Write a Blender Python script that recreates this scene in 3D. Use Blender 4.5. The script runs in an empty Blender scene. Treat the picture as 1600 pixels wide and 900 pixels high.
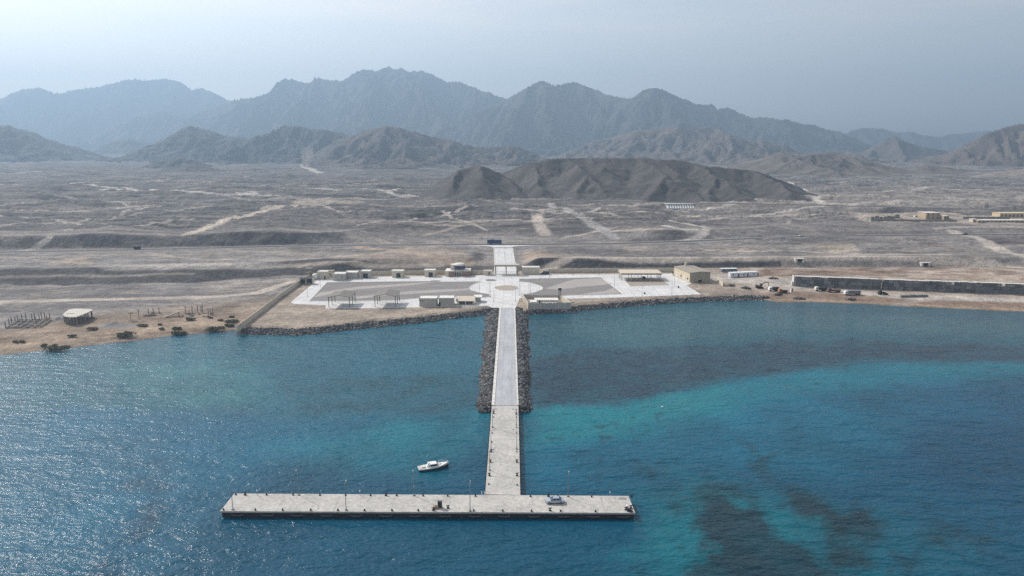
import bpy, math, random
import numpy as np
from mathutils import Vector, Matrix

R = math.radians
random.seed(7)
SC = bpy.context.scene
COL = SC.collection

# ---------------------------------------------------------------- camera
CAM_H, PITCH, FPX = 87.0, 11.9, 1067.0
cam_d = bpy.data.cameras.new("camera")
cam_d.sensor_width = 36.0
cam_d.lens = FPX / 1600.0 * 36.0
cam_d.clip_start = 1.0
cam_d.clip_end = 60000.0
cam = bpy.data.objects.new("camera", cam_d)
COL.objects.link(cam)
cam.location = (0, 0, CAM_H)
cam.rotation_euler = (R(90 - PITCH), 0, 0)
SC.camera = cam

# ---------------------------------------------------------------- sky, sun, exposure
SUN_AZ, SUN_EL = -51.0, 40.0            # degrees, azimuth left of the view, elevation
SUN = Vector((math.sin(R(SUN_AZ)) * math.cos(R(SUN_EL)), math.cos(R(SUN_AZ)) * math.cos(R(SUN_EL)), math.sin(R(SUN_EL))))
world = bpy.data.worlds.new("World")
SC.world = world
world.use_nodes = True
wn, wl = world.node_tree.nodes, world.node_tree.links
wn.clear()
sky = wn.new("ShaderNodeTexSky")
sky.sky_type = 'NISHITA'
sky.sun_disc = False
sky.sun_elevation = R(SUN_EL)
sky.sun_rotation = R(SUN_AZ)
sky.altitude = 80
sky.air_density = 1.0
sky.dust_density = 2.2
sky.ozone_density = 1.6
bg = wn.new("ShaderNodeBackground")
bg.inputs[1].default_value = 0.15
wout = wn.new("ShaderNodeOutputWorld")
# thin high cirrus: streaks stretched over the sky dome
tc = wn.new("ShaderNodeTexCoord")
mp = wn.new("ShaderNodeMapping"); mp.inputs['Rotation'].default_value = (0.0, R(-16), R(20)); mp.inputs['Scale'].default_value = (1.3, 1.0, 8.0)
cn = wn.new("ShaderNodeTexNoise"); cn.inputs['Scale'].default_value = 2.1; cn.inputs['Detail'].default_value = 7; cn.inputs['Roughness'].default_value = 0.55; cn.inputs['Distortion'].default_value = 0.5
cr = wn.new("ShaderNodeMapRange"); cr.inputs['From Min'].default_value = 0.36; cr.inputs['From Max'].default_value = 0.68; cr.inputs['To Min'].default_value = 0.5; cr.inputs['To Max'].default_value = 1.0
cm = wn.new("ShaderNodeMix"); cm.data_type = 'RGBA'; cm.blend_type = 'MIX'
hs = wn.new("ShaderNodeHueSaturation"); hs.inputs['Saturation'].default_value = 0.02; hs.inputs['Value'].default_value = 1.08
wl.new(tc.outputs['Generated'], mp.inputs[0]); wl.new(mp.outputs[0], cn.inputs['Vector'])
wl.new(cn.outputs['Fac'], cr.inputs['Value']); wl.new(cr.outputs[0], cm.inputs['Factor'])
wl.new(sky.outputs[0], cm.inputs['A']); wl.new(sky.outputs[0], hs.inputs['Color']); vm = wn.new("ShaderNodeVectorMath"); vm.operation = 'MULTIPLY'; vm.inputs[1].default_value = (1.02, 0.96, 0.9)
wl.new(hs.outputs[0], vm.inputs[0]); wl.new(vm.outputs[0], cm.inputs['B'])
wl.new(cm.outputs['Result'], bg.inputs[0]); wl.new(bg.outputs[0], wout.inputs[0])

sun_d = bpy.data.lights.new("sun", 'SUN')
sun_d.energy = 4.2
sun_d.angle = R(0.53)
sun_d.color = (1.0, 0.95, 0.88)
sun = bpy.data.objects.new("sun", sun_d)
COL.objects.link(sun)
sun.location = (-300, 300, 1500)
sun.rotation_euler = SUN.to_track_quat('Z', 'Y').to_euler()

SC.view_settings.view_transform = 'Standard'
SC.view_settings.look = 'None'
SC.view_settings.exposure = 0.12
SC.view_settings.gamma = 1.0
SC.cycles.use_denoising = False
SC.cycles.use_adaptive_sampling = False
SC.cycles.sample_clamp_direct = 7.0
SC.cycles.volume_bounces = 0
SC.cycles.max_bounces = 6
SC.cycles.caustics_reflective = False
SC.cycles.caustics_refractive = False

# ---------------------------------------------------------------- survey: where a sighted point lies on the ground
def G(px, py, z=0.0):
    """ground point at height z that is sighted at photo pixel (px, py) from the survey station"""
    a, b = (px - 800.0), -(py - 450.0)
    p = R(PITCH)
    dx, dy, dz = a, FPX * math.cos(p) + b * math.sin(p), -FPX * math.sin(p) + b * math.cos(p)
    t = (z - CAM_H) / dz
    return (dx * t, dy * t)

def ray(px, py):
    p = R(PITCH); b = -(py - 450.0)
    return px - 800.0, FPX * math.cos(p) + b * math.sin(p), -FPX * math.sin(p) + b * math.cos(p)

def at_dist(px, py, y):
    """point sighted at (px, py) that lies y metres inland"""
    dx, dy, dz = ray(px, py)
    return (dx / dy * y, y, CAM_H + dz / dy * y)

# ---------------------------------------------------------------- noise
_rng = np.random.RandomState(11)
_P = _rng.permutation(512)
_P = np.concatenate([_P, _P])
_GA = _rng.rand(512) * 2 * np.pi
_GX, _GY = np.cos(_GA), np.sin(_GA)
def perlin(x, y):
    xi = np.floor(x).astype(np.int64); yi = np.floor(y).astype(np.int64)
    xf = x - xi; yf = y - yi
    u = xf * xf * xf * (xf * (xf * 6 - 15) + 10); v = yf * yf * yf * (yf * (yf * 6 - 15) + 10)
    xi &= 511; yi &= 511
    x1 = (xi + 1) & 511; y1 = (yi + 1) & 511
    def g(ix, iy, fx, fy):
        h = _P[_P[ix] + iy]
        return _GX[h] * fx + _GY[h] * fy
    a = g(xi, yi, xf, yf); b = g(x1, yi, xf - 1, yf); c = g(xi, y1, xf, yf - 1); d = g(x1, y1, xf - 1, yf - 1)
    return 1.5 * ((a + (b - a) * u) + ((c + (d - c) * u) - (a + (b - a) * u)) * v)
def fbm(x, y, o=4, gain=0.5, lac=2.03):
    s = 0.0; a = 1.0; n = 0.0
    for i in range(o):
        s = s + a * perlin(x + 17.3 * i, y - 9.1 * i); n += a; a *= gain; x = x * lac; y = y * lac
    return s / n
def ridged(x, y, o=4, gain=0.5):
    s = 0.0; a = 1.0; n = 0.0
    for i in range(o):
        s = s + a * (1 - np.abs(perlin(x + 31.7 * i, y + 5.3 * i)) * 1.6); n += a; a *= gain; x = x * 2.07; y = y * 2.07
    return s / n
def sstep(a, b, x):
    t = np.clip((x - a) / (b - a), 0, 1)
    return t * t * (3 - 2 * t)
def seg_dist(x, y, pts):
    """distance to a polyline, and the parameter along it"""
    best = np.full(np.shape(x), 1e9); par = np.zeros(np.shape(x))
    for i in range(len(pts) - 1):
        ax, ay = pts[i][0], pts[i][1]; bx, by = pts[i + 1][0] - ax, pts[i + 1][1] - ay
        L = bx * bx + by * by + 1e-9
        t = np.clip(((x - ax) * bx + (y - ay) * by) / L, 0, 1)
        d = np.hypot(x - ax - t * bx, y - ay - t * by)
        m = d < best
        best = np.where(m, d, best); par = np.where(m, i + t, par)
    return best, par
def in_poly(x, y, pts):
    r = np.zeros(np.shape(x), bool); n = len(pts)
    for i in range(n):
        x1, y1 = pts[i][:2]; x2, y2 = pts[(i + 1) % n][:2]
        if y1 == y2: continue
        c = ((y1 > y) != (y2 > y)) & (x < (x2 - x1) * (y - y1) / (y2 - y1) + x1)
        r ^= c
    return r

# ---------------------------------------------------------------- materials
MATS = {}
def nodes_of(name):
    m = bpy.data.materials.new(name); m.use_nodes = True
    nt = m.node_tree; b = nt.nodes['Principled BSDF']
    return m, nt, b
def mat(name, col, rough=0.85, var=0.18, scale=0.6, metal=0.0, bump=0.0, coords='Object', spec=0.3, streak=None, slabs=None):
    """weathered surface: two scales of noise move the base colour"""
    if name in MATS: return MATS[name]
    m, nt, b = nodes_of(name)
    N, L = nt.nodes, nt.links
    t = N.new('ShaderNodeTexCoord')
    mpn = N.new('ShaderNodeMapping')
    if streak: mpn.inputs['Scale'].default_value = streak
    L.new(t.outputs[coords], mpn.inputs[0])
    n1 = N.new('ShaderNodeTexNoise'); n1.inputs['Scale'].default_value = scale; n1.inputs['Detail'].default_value = 6; n1.inputs['Roughness'].default_value = 0.65
    n2 = N.new('ShaderNodeTexNoise'); n2.inputs['Scale'].default_value = scale * 7; n2.inputs['Detail'].default_value = 3
    L.new(mpn.outputs[0], n1.inputs['Vector']); L.new(mpn.outputs[0], n2.inputs['Vector'])
    ad = N.new('ShaderNodeMath'); ad.operation = 'ADD'
    L.new(n1.outputs['Fac'], ad.inputs[0]); L.new(n2.outputs['Fac'], ad.inputs[1])
    mr = N.new('ShaderNodeMapRange'); mr.inputs['From Min'].default_value = 0.6; mr.inputs['From Max'].default_value = 1.4
    L.new(ad.outputs[0], mr.inputs['Value'])
    mx = N.new('ShaderNodeMix'); mx.data_type = 'RGBA'
    mx.inputs['A'].default_value = (*[c * (1 - var) for c in col], 1)
    mx.inputs['B'].default_value = (*[min(0.95, c * (1 + var)) for c in col], 1)
    L.new(mr.outputs[0], mx.inputs['Factor']); out = mx.outputs['Result']
    if slabs:
        # cast bays with tarred joints, each bay a little lighter or darker
        bk = N.new('ShaderNodeTexBrick'); bk.inputs['Scale'].default_value = 1.0; bk.inputs['Brick Width'].default_value = slabs[0]; bk.inputs['Row Height'].default_value = slabs[1]
        bk.inputs['Mortar Size'].default_value = slabs[2]; bk.inputs['Mortar Smooth'].default_value = 0.3; bk.offset = 0.0
        bk.inputs['Color1'].default_value = (1, 1, 1, 1); bk.inputs['Color2'].default_value = (0.88, 0.88, 0.89, 1); bk.inputs['Mortar'].default_value = (0.62, 0.61, 0.6, 1)
        L.new(t.outputs[coords], bk.inputs['Vector'])
        mu = N.new('ShaderNodeMix'); mu.data_type = 'RGBA'; mu.blend_type = 'MULTIPLY'; mu.inputs['Factor'].default_value = 0.8
        L.new(out, mu.inputs['A']); L.new(bk.outputs['Color'], mu.inputs['B']); out = mu.outputs['Result']
    L.new(out, b.inputs['Base Color'])
    b.inputs['Roughness'].default_value = rough; b.inputs['Metallic'].default_value = metal
    b.inputs['Specular IOR Level'].default_value = spec
    if bump:
        bp = N.new('ShaderNodeBump'); bp.inputs['Strength'].default_value = 0.6; bp.inputs['Distance'].default_value = bump
        L.new(n2.outputs['Fac'], bp.inputs['Height']); L.new(bp.outputs[0], b.inputs['Normal'])
    MATS[name] = m
    return m
def mat_attr(name, rough=0.95, fine=((0.35, 0.22), (0.05, 0.2)), bump=0.0, bscale=0.3, spec=0.15):
    """surface whose colour is mapped per vertex (soil, gravel, sand), broken up by fine noise"""
    if name in MATS: return MATS[name]
    m, nt, b = nodes_of(name); N, L = nt.nodes, nt.links
    a = N.new('ShaderNodeAttribute'); a.attribute_name = 'soil'
    g = N.new('ShaderNodeNewGeometry')
    cur = a.outputs['Color']
    for sc, am in fine:
        n = N.new('ShaderNodeTexNoise'); n.inputs['Scale'].default_value = sc; n.inputs['Detail'].default_value = 5; n.inputs['Roughness'].default_value = 0.7
        L.new(g.outputs['Position'], n.inputs['Vector'])
        r = N.new('ShaderNodeMapRange'); r.inputs['From Min'].default_value = 0.36; r.inputs['From Max'].default_value = 0.64
        r.inputs['To Min'].default_value = 1 - am; r.inputs['To Max'].default_value = 1 + am
        L.new(n.outputs['Fac'], r.inputs['Value'])
        v = N.new('ShaderNodeVectorMath'); v.operation = 'SCALE'
        L.new(cur, v.inputs[0]); L.new(r.outputs[0], v.inputs['Scale']); cur = v.outputs[0]
    L.new(cur, b.inputs['Base Color'])
    b.inputs['Roughness'].default_value = rough; b.inputs['Specular IOR Level'].default_value = spec
    if bump:
        n = N.new('ShaderNodeTexNoise'); n.inputs['Scale'].default_value = bscale; n.inputs['Detail'].default_value = 6; n.inputs['Roughness'].default_value = 0.6
        L.new(g.outputs['Position'], n.inputs['Vector'])
        bp = N.new('ShaderNodeBump'); bp.inputs['Strength'].default_value = 1.0; bp.inputs['Distance'].default_value = bump
        L.new(n.outputs['Fac'], bp.inputs['Height']); L.new(bp.outputs[0], b.inputs['Normal'])
    MATS[name] = m
    return m

# ---------------------------------------------------------------- mesh helpers
def link(name, me, m, parent=None):
    o = bpy.data.objects.new(name, me); COL.objects.link(o)
    if m is not None:
        for k in (m if isinstance(m, (list, tuple)) else [m]): me.materials.append(k)
    if parent is not None: o.parent = parent
    return o
def grid_mesh(name, X, Y, Z, soil=None, keep=None, smooth=True):
    """heightfield sheet over a grid of rows x columns"""
    h, w = X.shape
    me = bpy.data.meshes.new(name)
    idx = np.arange(h * w).reshape(h, w)
    q = np.stack([idx[:-1, :-1], idx[:-1, 1:], idx[1:, 1:], idx[1:, :-1]], -1).reshape(-1, 4)
    if keep is not None:
        k = (keep[:-1, :-1] | keep[:-1, 1:] | keep[1:, 1:] | keep[1:, :-1]).reshape(-1)
        q = q[k]
    used = np.zeros(h * w, bool); used[q.ravel()] = True
    remap = np.cumsum(used) - 1
    co = np.stack([X, Y, Z], -1).reshape(-1, 3)[used].astype(np.float32)
    q = remap[q]
    me.vertices.add(len(co)); me.vertices.foreach_set('co', co.ravel())
    me.loops.add(q.size); me.loops.foreach_set('vertex_index', q.ravel().astype(np.int32))
    me.polygons.add(len(q)); me.polygons.foreach_set('loop_start', np.arange(0, q.size, 4, dtype=np.int32))
    me.polygons.foreach_set('use_smooth', np.full(len(q), smooth))
    me.update(calc_edges=True)
    if soil is not None:
        at = me.attributes.new('soil', 'FLOAT_COLOR', 'POINT')
        c = np.concatenate([soil.reshape(-1, 3), np.ones((h * w, 1))], 1)[used].astype(np.float32)
        at.data.foreach_set('color', c.ravel())
    return me
def setting(o, kind='structure'):
    o['kind'] = kind
    return o
HAZE_D = 0.00023
# ---------------------------------------------------------------- lie of the land
def line(pts, z): return [G(a, b, z) for a, b in pts]
SHORE = line([(-700, 690), (-200, 592), (0, 556), (60, 549), (100, 545), (180, 535), (270, 525), (335, 519), (362, 516), (372, 522), (470, 524), (560, 514),
              (660, 504), (750, 493), (775, 490), (826, 492), (900, 486), (1000, 477), (1100, 471), (1185, 468.5), (1212, 472), (1290, 472.5),
              (1400, 477), (1500, 483), (1600, 487), (1900, 505), (2400, 540)], 0)
_sx = np.array([p[0] for p in SHORE]); _sy = np.array([p[1] for p in SHORE])
PORT_L, PORT_R = G(368, 518, 0)[0], G(1190, 468, 0)[0]
B1 = line([(-700, 462), (-100, 450), (0, 446), (130, 444), (300, 441), (430, 431), (500, 428), (600, 425), (700, 423), (760, 423), (815, 423), (850, 419),
           (1000, 418.5), (1195, 417.5), (1350, 417), (1525, 416.5), (1700, 418), (2400, 425)], 2.4)
B2 = line([(-700, 398), (-100, 391), (0, 390), (200, 387.5), (450, 382.5), (620, 378), (800, 376), (960, 379), (1100, 373.5), (1240, 367), (1600, 364), (2400, 364)], 8.5)
_b1x = [p[0] for p in B1]; _b1y = [p[1] for p in B1]
_b2x = [p[0] for p in B2]; _b2y = [p[1] for p in B2]
COAST_ROAD = line([(-700, 404), (-100, 395.5), (0, 394), (200, 390.5), (450, 384.5), (560, 383), (760, 382), (950, 381), (1100, 376), (1260, 369), (1600, 366), (2400, 367)], 8)
ACCESS = [G(790, 432, 2.2), G(789, 412, 4.5), G(786, 384, 8.0)]
_acy = [p[1] for p in ACCESS]; _acx = [p[0] for p in ACCESS]
HIGH_ROAD = [G(px, py, 17.5) for px, py in [(-500, 322), (0, 318), (480, 314.5), (800, 314), (1000, 316), (1240, 320.5), (1420, 325), (1600, 330), (2200, 340)]]

def H(x, y):
    """height of the natural ground"""
    x = np.asarray(x, float); y = np.asarray(y, float)
    d = y - np.interp(x, _sx, _sy)
    d = d + fbm(x / 25, y / 25, 3) * 3.0 * (1 - sstep(PORT_L - 4, PORT_L, x) * (1 - sstep(PORT_R, PORT_R + 6, x)))
    port = sstep(PORT_L - 3, PORT_L + 1, x) * (1 - sstep(PORT_R - 6, PORT_R + 6, x))
    nat = np.clip(d * 0.085, -4, 1.6) + 0.6 * sstep(18, 60, d)
    wall = np.clip(-1.4 + d * 0.42, -4, 2.2)
    z = nat * (1 - port) + wall * port
    y1 = np.interp(x, _b1x, _b1y); y2 = np.interp(x, _b2x, _b2y)
    lft = 1 - sstep(-150, -110, x)
    wob = fbm(x / 30, y / 30, 3) * 5 * lft + fbm(x / 7, y / 12, 3) * (0.35 + 0.85 * lft)
    run1 = 7.5 + 17 * lft
    mid1 = sstep(-120, -90, x) * (1 - sstep(-20, -10, x))
    z = z + (6.2 - 0.3 * lft) * np.clip((y - y1 + wob) / (run1 + 14 * mid1), 0, 1)
    midw = sstep(-160, -60, x) * (1 - sstep(60, 130, x))
    run2 = 11 + 70 * midw + 14 * sstep(140, 220, x)
    z = z + (7.5 + 2.2 * (1 - sstep(-190, -120, x)) * (0.6 + 0.9 * perlin(x / 60 + 5, y * 0)) - 3.2 * sstep(120, 200, x)) * np.clip((y - y2 - 3 + wob * 0.6) / run2, 0, 1)
    far = np.maximum(y - y2 - 12, 0)
    z = z + 0.0055 * np.minimum(far, 3000)
    # relief of the plain: low gravel ridges cut by dry washes
    rb_ = sstep(10, 40, x)
    am = (sstep(2, 30, y - y1) * (1 - rb_) + sstep(15, 44, y - y1) * rb_) * (1 - port * (y < y1))
    rough = sstep(10, 120, y - y2)
    grow = 1 + sstep(200, 1600, far) * 0.9
    z = z + am * (fbm(x / 90 + 3, y / 42, 4) * 1.9 * (0.35 + rough) * grow + (ridged(x / 46, y / 19, 5, 0.6) - 0.62) * 3.4 * (0.3 + rough) * (0.55 + 0.45 * np.clip(fbm(x / 150 + 8, y / 80, 2) * 3, -1, 1)) + fbm(x / 11, y / 9, 4) * 0.55)
    z = z + (1 - port) * sstep(8, 40, d) * (1 - sstep(0, 20, y - y1)) * fbm(x / 14, y / 9, 4) * 0.45
    tt = fbm(x / 130 + 21, y / 55 - 6, 5, 0.55) * 5.5
    fr_ = tt - np.floor(tt)
    z = z + rough * 1.5 * (np.floor(tt) + sstep(0.0, 0.16, fr_)) * (1 - 0.6 * sstep(600, 1200, far))
    btw = sstep(14, 30, y - y1) * (1 - sstep(-22, -8, y - y2))
    z = z + btw * (1.6 * np.maximum(fbm(x / 34 + 4, y / 17, 4), -0.25) * (0.6 + 1.2 * sstep(100, 180, x)) + 0.8 * np.abs(fbm(x / 15, y / 8 + 3, 3)))
    # levelled strips under the roads
    ax = np.interp(y, _acy, _acx); az = np.interp(y, _acy, [2.2, 4.6, 7.9])
    w = (1 - sstep(11, 24, np.abs(x - ax))) * sstep(_acy[0] - 4, _acy[0], y) * (1 - sstep(_acy[2], _acy[2] + 6, y))
    z = z * (1 - w) + (az - 0.06) * w
    cd, _ = seg_dist(x, y, COAST_ROAD)
    w = 1 - sstep(6, 11, cd)
    z = z * (1 - w) + 7.9 * w
    cd, cp = seg_dist(x, y, HIGH_ROAD)
    hz = 17.5
    w = 1 - sstep(7, 16, cd)
    z = z * (1 - w) + (hz + 0.6) * w
    # cut-and-fill round the port platform stays level
    plat = port * sstep(8, 14, d) * (1 - sstep(-1, 0, y - y1)) 
    z = z * (1 - plat) + np.minimum(z, 2.2) * plat
    return z
def GT(px, py, z=8.0):
    """sighted point on the natural ground"""
    for _ in range(12):
        p = G(px, py, z); z = 0.5 * z + 0.5 * float(H(p[0], p[1]))
    return G(px, py, z)
def GTL(pts, z=15.0): return [GT(a, b, z) for a, b in pts]

# ---------------------------------------------------------------- ground sheet
rr = list(np.arange(255, 640, 1.25))
while rr[-1] < 13000: rr.append(rr[-1] * (1.004 if rr[-1] < 2600 else 1.014))
rr = np.array(rr)
th = np.radians(np.linspace(-56, 56, 1150))
TH, RR = np.meshgrid(th, rr)
GX, GY = RR * np.sin(TH), RR * np.cos(TH)
# narrow fan: stretch sideways so that the sheet also runs past the frame
GZ = H(GX, GY)
GZ = np.maximum(GZ, -4)
DS = GY - np.interp(GX, _sx, _sy)
S = np.zeros(GX.shape + (3,))
def paint(mask, col):
    global S
    m = np.clip(mask, 0, 1)[..., None]
    S = S * (1 - m) + np.array(col) * m
SAND, GREY, DARK, PALE, OCHRE, RUST = (0.33, 0.285, 0.245), (0.205, 0.19, 0.185), (0.1, 0.096, 0.1), (0.5, 0.455, 0.41), (0.33, 0.235, 0.165), (0.17, 0.115, 0.085)
S[:] = GREY
n_a = fbm(GX / 60, GY / 26, 5); n_b = fbm(GX / 18 + 9, GY / 9, 5); n_c = fbm(GX / 170 - 4, GY / 70, 4); n_d = ridged(GX / 44 + 2, GY / 13, 5, 0.6)
paint(sstep(-0.1, 0.55, n_a) * 0.75, SAND)
paint(sstep(0.0, 0.4, n_c) * 0.7, DARK)
n_e = fbm(GX / 70 + 3, GY / 11, 5, 0.6)
paint(sstep(0.05, 0.35, n_e) * 0.6, (0.12, 0.11, 0.11))
paint(sstep(0.08, 0.4, -n_e) * 0.5, (0.38, 0.32, 0.27))
paint(sstep(0.1, 0.5, n_b) * 0.5, (0.15, 0.135, 0.13))
paint(sstep(0.72, 0.9, n_d) * 0.55, (0.4, 0.345, 0.3))
y1g = np.interp(GX, _b1x, _b1y); y2g = np.interp(GX, _b2x, _b2y)
# dark gravel upper plain
up = sstep(15, 60, GY - y2g)
paint(up * (0.5 + 0.9 * n_a + 0.5 * n_e), (0.12, 0.112, 0.115))
n_f = ridged(GX / 95 - 3, GY / 24 + 1, 5, 0.62)
paint(up * sstep(0.80, 0.95, n_f) * 0.75, (0.4, 0.355, 0.32))
paint(up * sstep(0.76, 0.93, n_d) * 0.6, (0.36, 0.32, 0.29))
paint(up * sstep(0.12, 0.24, fbm(GX / 130 - 9, GY / 26, 5, 0.55)) * 0.8, (0.072, 0.07, 0.075))
paint(up * sstep(0.14, 0.26, fbm(GX / 170 + 31, GY / 34, 5, 0.55)) * 0.6, (0.3, 0.265, 0.24))
paint(sstep(130, 260, GX) * sstep(80, 300, GY - y2g) * (1 - sstep(700, 1300, GY)) * 0.55 * (0.7 + n_a), (0.42, 0.36, 0.3))
S *= (1 - 0.24 * up * (1 - sstep(60, 260, GX)))[..., None]
# bare faces of the cut banks, their shade painted into darker soil
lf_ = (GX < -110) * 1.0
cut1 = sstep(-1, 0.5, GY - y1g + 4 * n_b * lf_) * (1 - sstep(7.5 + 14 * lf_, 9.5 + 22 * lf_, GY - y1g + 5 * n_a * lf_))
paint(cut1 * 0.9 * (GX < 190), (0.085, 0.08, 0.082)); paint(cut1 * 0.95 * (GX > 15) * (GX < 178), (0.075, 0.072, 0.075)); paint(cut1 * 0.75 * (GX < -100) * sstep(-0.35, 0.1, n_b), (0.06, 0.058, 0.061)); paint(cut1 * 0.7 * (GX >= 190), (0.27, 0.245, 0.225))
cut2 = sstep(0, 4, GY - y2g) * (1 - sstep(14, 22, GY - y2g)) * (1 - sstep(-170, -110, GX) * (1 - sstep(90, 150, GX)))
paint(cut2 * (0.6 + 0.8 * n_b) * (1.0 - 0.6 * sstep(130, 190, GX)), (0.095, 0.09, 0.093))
# shore strips
port_g = sstep(PORT_L - 3, PORT_L + 1, GX) * (1 - sstep(PORT_R - 6, PORT_R + 6, GX))
low = (1 - sstep(-3, 1, GY - y1g))
paint(low * port_g, (0.33, 0.275, 0.225)); paint(low * port_g * sstep(-0.1, 0.4, n_b) * 0.6, (0.24, 0.2, 0.17))
bl = low * (1 - port_g) * (GX < 0)
paint(bl * (1 - sstep(40, 75, DS + 18 * n_a)) * 0.95, (0.265, 0.205, 0.157))
paint(bl * (1 - sstep(40, 75, DS)) * sstep(-0.05, 0.4, n_b) * 0.8, (0.165, 0.12, 0.09))
paint(bl * sstep(6, 12, DS) * (1 - sstep(14, 26, DS)) * 0.6, (0.4, 0.31, 0.23))
br = low * (1 - port_g) * (GX > 0)
paint(br, (0.37, 0.31, 0.26))
paint(br * (1 - sstep(14, 24, DS + 6 * n_b)) * 0.85, (0.22, 0.15, 0.11))
paint(br * (1 - sstep(3, 7, DS)) * 0.9, (0.34, 0.26, 0.19))
paint(br * sstep(52, 62, DS) * sstep(-0.2, 0.35, n_b) * 0.85, (0.2, 0.13, 0.1))
wet = 1 - sstep(0.5, 3.0, DS)
paint(wet * (1 - port_g) * 0.7, (0.16, 0.115, 0.085))
# dirt tracks, spoil and cleared plots, where they lie
TRACKS = [
    ([(-60, 287), (0, 288), (60, 290), (180, 294), (250, 299), (330, 304)], 8, (0.5, 0.46, 0.42), .9), ([(330, 304), (400, 308), (480, 309.5)], 5, (0.4, 0.36, 0.33), .7),
    ([(455, 322), (530, 332), (600, 330)], 3.5, (0.4, 0.35, 0.31), .8), ([(640, 345), (700, 335), (745, 322)], 3.5, (0.4, 0.35, 0.31), .85), ([(690, 330), (720, 345), (760, 360)], 3, (0.38, 0.34, 0.3), .8),
    ([(560, 352), (620, 346), (680, 352), (760, 350)], 3, (0.38, 0.33, 0.29), .8), ([(100, 360), (230, 352), (300, 340)], 3.5, (0.37, 0.33, 0.3), .7), ([(0, 352), (120, 345), (260, 330), (330, 322)], 3, (0.37, 0.33, 0.3), .7),
    ([(880, 372), (930, 362), (1010, 358), (1100, 362)], 3.5, (0.42, 0.37, 0.32), .8), ([(1100, 390), (1200, 392), (1330, 397), (1480, 398)], 3.5, (0.42, 0.37, 0.32), .7),
    ([(-60, 497), (0, 472), (100, 469), (200, 467), (330, 464), (400, 458), (455, 440)], 5.5, (0.43, 0.375, 0.325), .85),
    ([(-20, 436), (20, 432), (300, 428)], 3, SAND, .5),
    ([(22, 393), (35, 380), (75, 372)], 5, PALE, .7),
    ([(292, 366), (330, 352), (400, 334), (460, 321)], 8, (0.47, 0.41, 0.34), .85),
    ([(292, 366), (350, 347), (410, 326), (440, 322)], 5, (0.45, 0.39, 0.33), .6),
    ([(190, 338), (215, 328), (250, 322)], 4, PALE, .5),
    ([(625, 296), (608, 300), (620, 306), (650, 309), (690, 306)], 6, PALE, .7),
    ([(455, 326), (520, 318), (600, 322), (700, 322)], 4, SAND, .6),
    ([(660, 368), (700, 358), (725, 350), (760, 345)], 5, SAND, .7),
    ([(590, 374), (610, 380), (640, 383)], 5, SAND, .8),
    ([(838, 336), (842, 350), (852, 366)], 9, (0.42, 0.37, 0.32), .85),
    ([(860, 318), (880, 327), (905, 337), (925, 350), (960, 372)], 8, (0.33, 0.31, 0.3), .95),
    ([(800, 326), (880, 334), (925, 330), (935, 326)], 4, PALE, .6),
    ([(700, 312), (800, 317), (900, 322), (1000, 325), (1100, 322)], 5, SAND, .6),
    ([(1040, 353), (1070, 362), (1085, 366)], 6, PALE, .7),
    ([(1230, 285), (1255, 298), (1275, 310), (1285, 318)], 8, PALE, .85),
    ([(1490, 362), (1530, 372), (1565, 392), (1600, 408), (1700, 440)], 9, (0.45, 0.4, 0.35), .95),
    ([(840, 412), (900, 408), (1000, 404.5), (1195, 401.5), (1360, 402), (1540, 404), (1640, 412)], 4.5, (0.45, 0.395, 0.345), .9),
    ([(560, 386), (620, 391), (680, 402), (730, 412)], 7, (0.36, 0.28, 0.22), .8),
    ([(440, 416), (520, 417), (600, 416), (690, 414)], 5, SAND, .8),
    ([(0, 402), (160, 399), (330, 396), (450, 391)], 4, SAND, .6),
    ([(1110, 432), (1240, 447), (1400, 463), (1600, 470)], 7, (0.4, 0.36, 0.325), .8),
    ([(1290, 318), (1400, 316), (1500, 312), (1600, 309)], 7, PALE, .45),
    ([(1380, 300), (1450, 292), (1600, 296)], 7, PALE, .6),
    ([(1270, 338), (1330, 342), (1500, 352), (1600, 356)], 4, (0.14, 0.13, 0.13), .8),
    ([(960, 345), (1100, 352), (1240, 347)], 4, (0.16, 0.15, 0.15), .6),
    ([(0, 271), (30, 270), (60, 268)], 10, PALE, .6), ([(470, 250), (476, 262), (500, 270)], 14, PALE, .7),
]
for pts, w, c, k in TRACKS:
    w *= 1.15; k = min(1.0, k * 1.15)
    g = GTL(pts)
    xs = [p[0] for p in g]; ys = [p[1] for p in g]
    sel = (GX > min(xs) - 25) & (GX < max(xs) + 25) & (GY > min(ys) - 25) & (GY < max(ys) + 25)
    d, _ = seg_dist(GX[sel], GY[sel], g)
    mm = np.zeros(GX.shape); mm[sel] = (1 - sstep(w * 0.35, w * 0.75, d + 0.18 * w * n_b[sel])) * k
    paint(mm, c)
rt = random.Random(31)
for k in range(37):                                   # wheel tracks and dry runnels wander over the plain
    x_, y_ = rt.uniform(-620, 620), rt.uniform(575, 1350) if k < 34 else rt.uniform(490, 545)
    a_ = rt.choice((0, math.pi)) + rt.uniform(-0.5, 0.5); pl = [(x_, y_)]
    for _ in range(rt.randint(7, 16)):
        a_ += rt.uniform(-0.45, 0.45); x_ += 24 * math.cos(a_); y_ += 17 * math.sin(a_); pl.append((x_, y_))
    xs = [p[0] for p in pl]; ys = [p[1] for p in pl]
    sel = (GX > min(xs) - 12) & (GX < max(xs) + 12) & (GY > min(ys) - 12) & (GY < max(ys) + 12)
    d, _ = seg_dist(GX[sel] + 1.5 * n_a[sel], GY[sel] + 1.5 * n_b[sel], pl)
    w = rt.uniform(2.2, 5.0); mm = np.zeros(GX.shape); mm[sel] = (1 - sstep(w * 0.5, w, d)) * rt.uniform(0.6, 0.95)
    paint(mm, rt.choice((PALE, (0.4, 0.35, 0.31), SAND, (0.42, 0.36, 0.3))))
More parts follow.
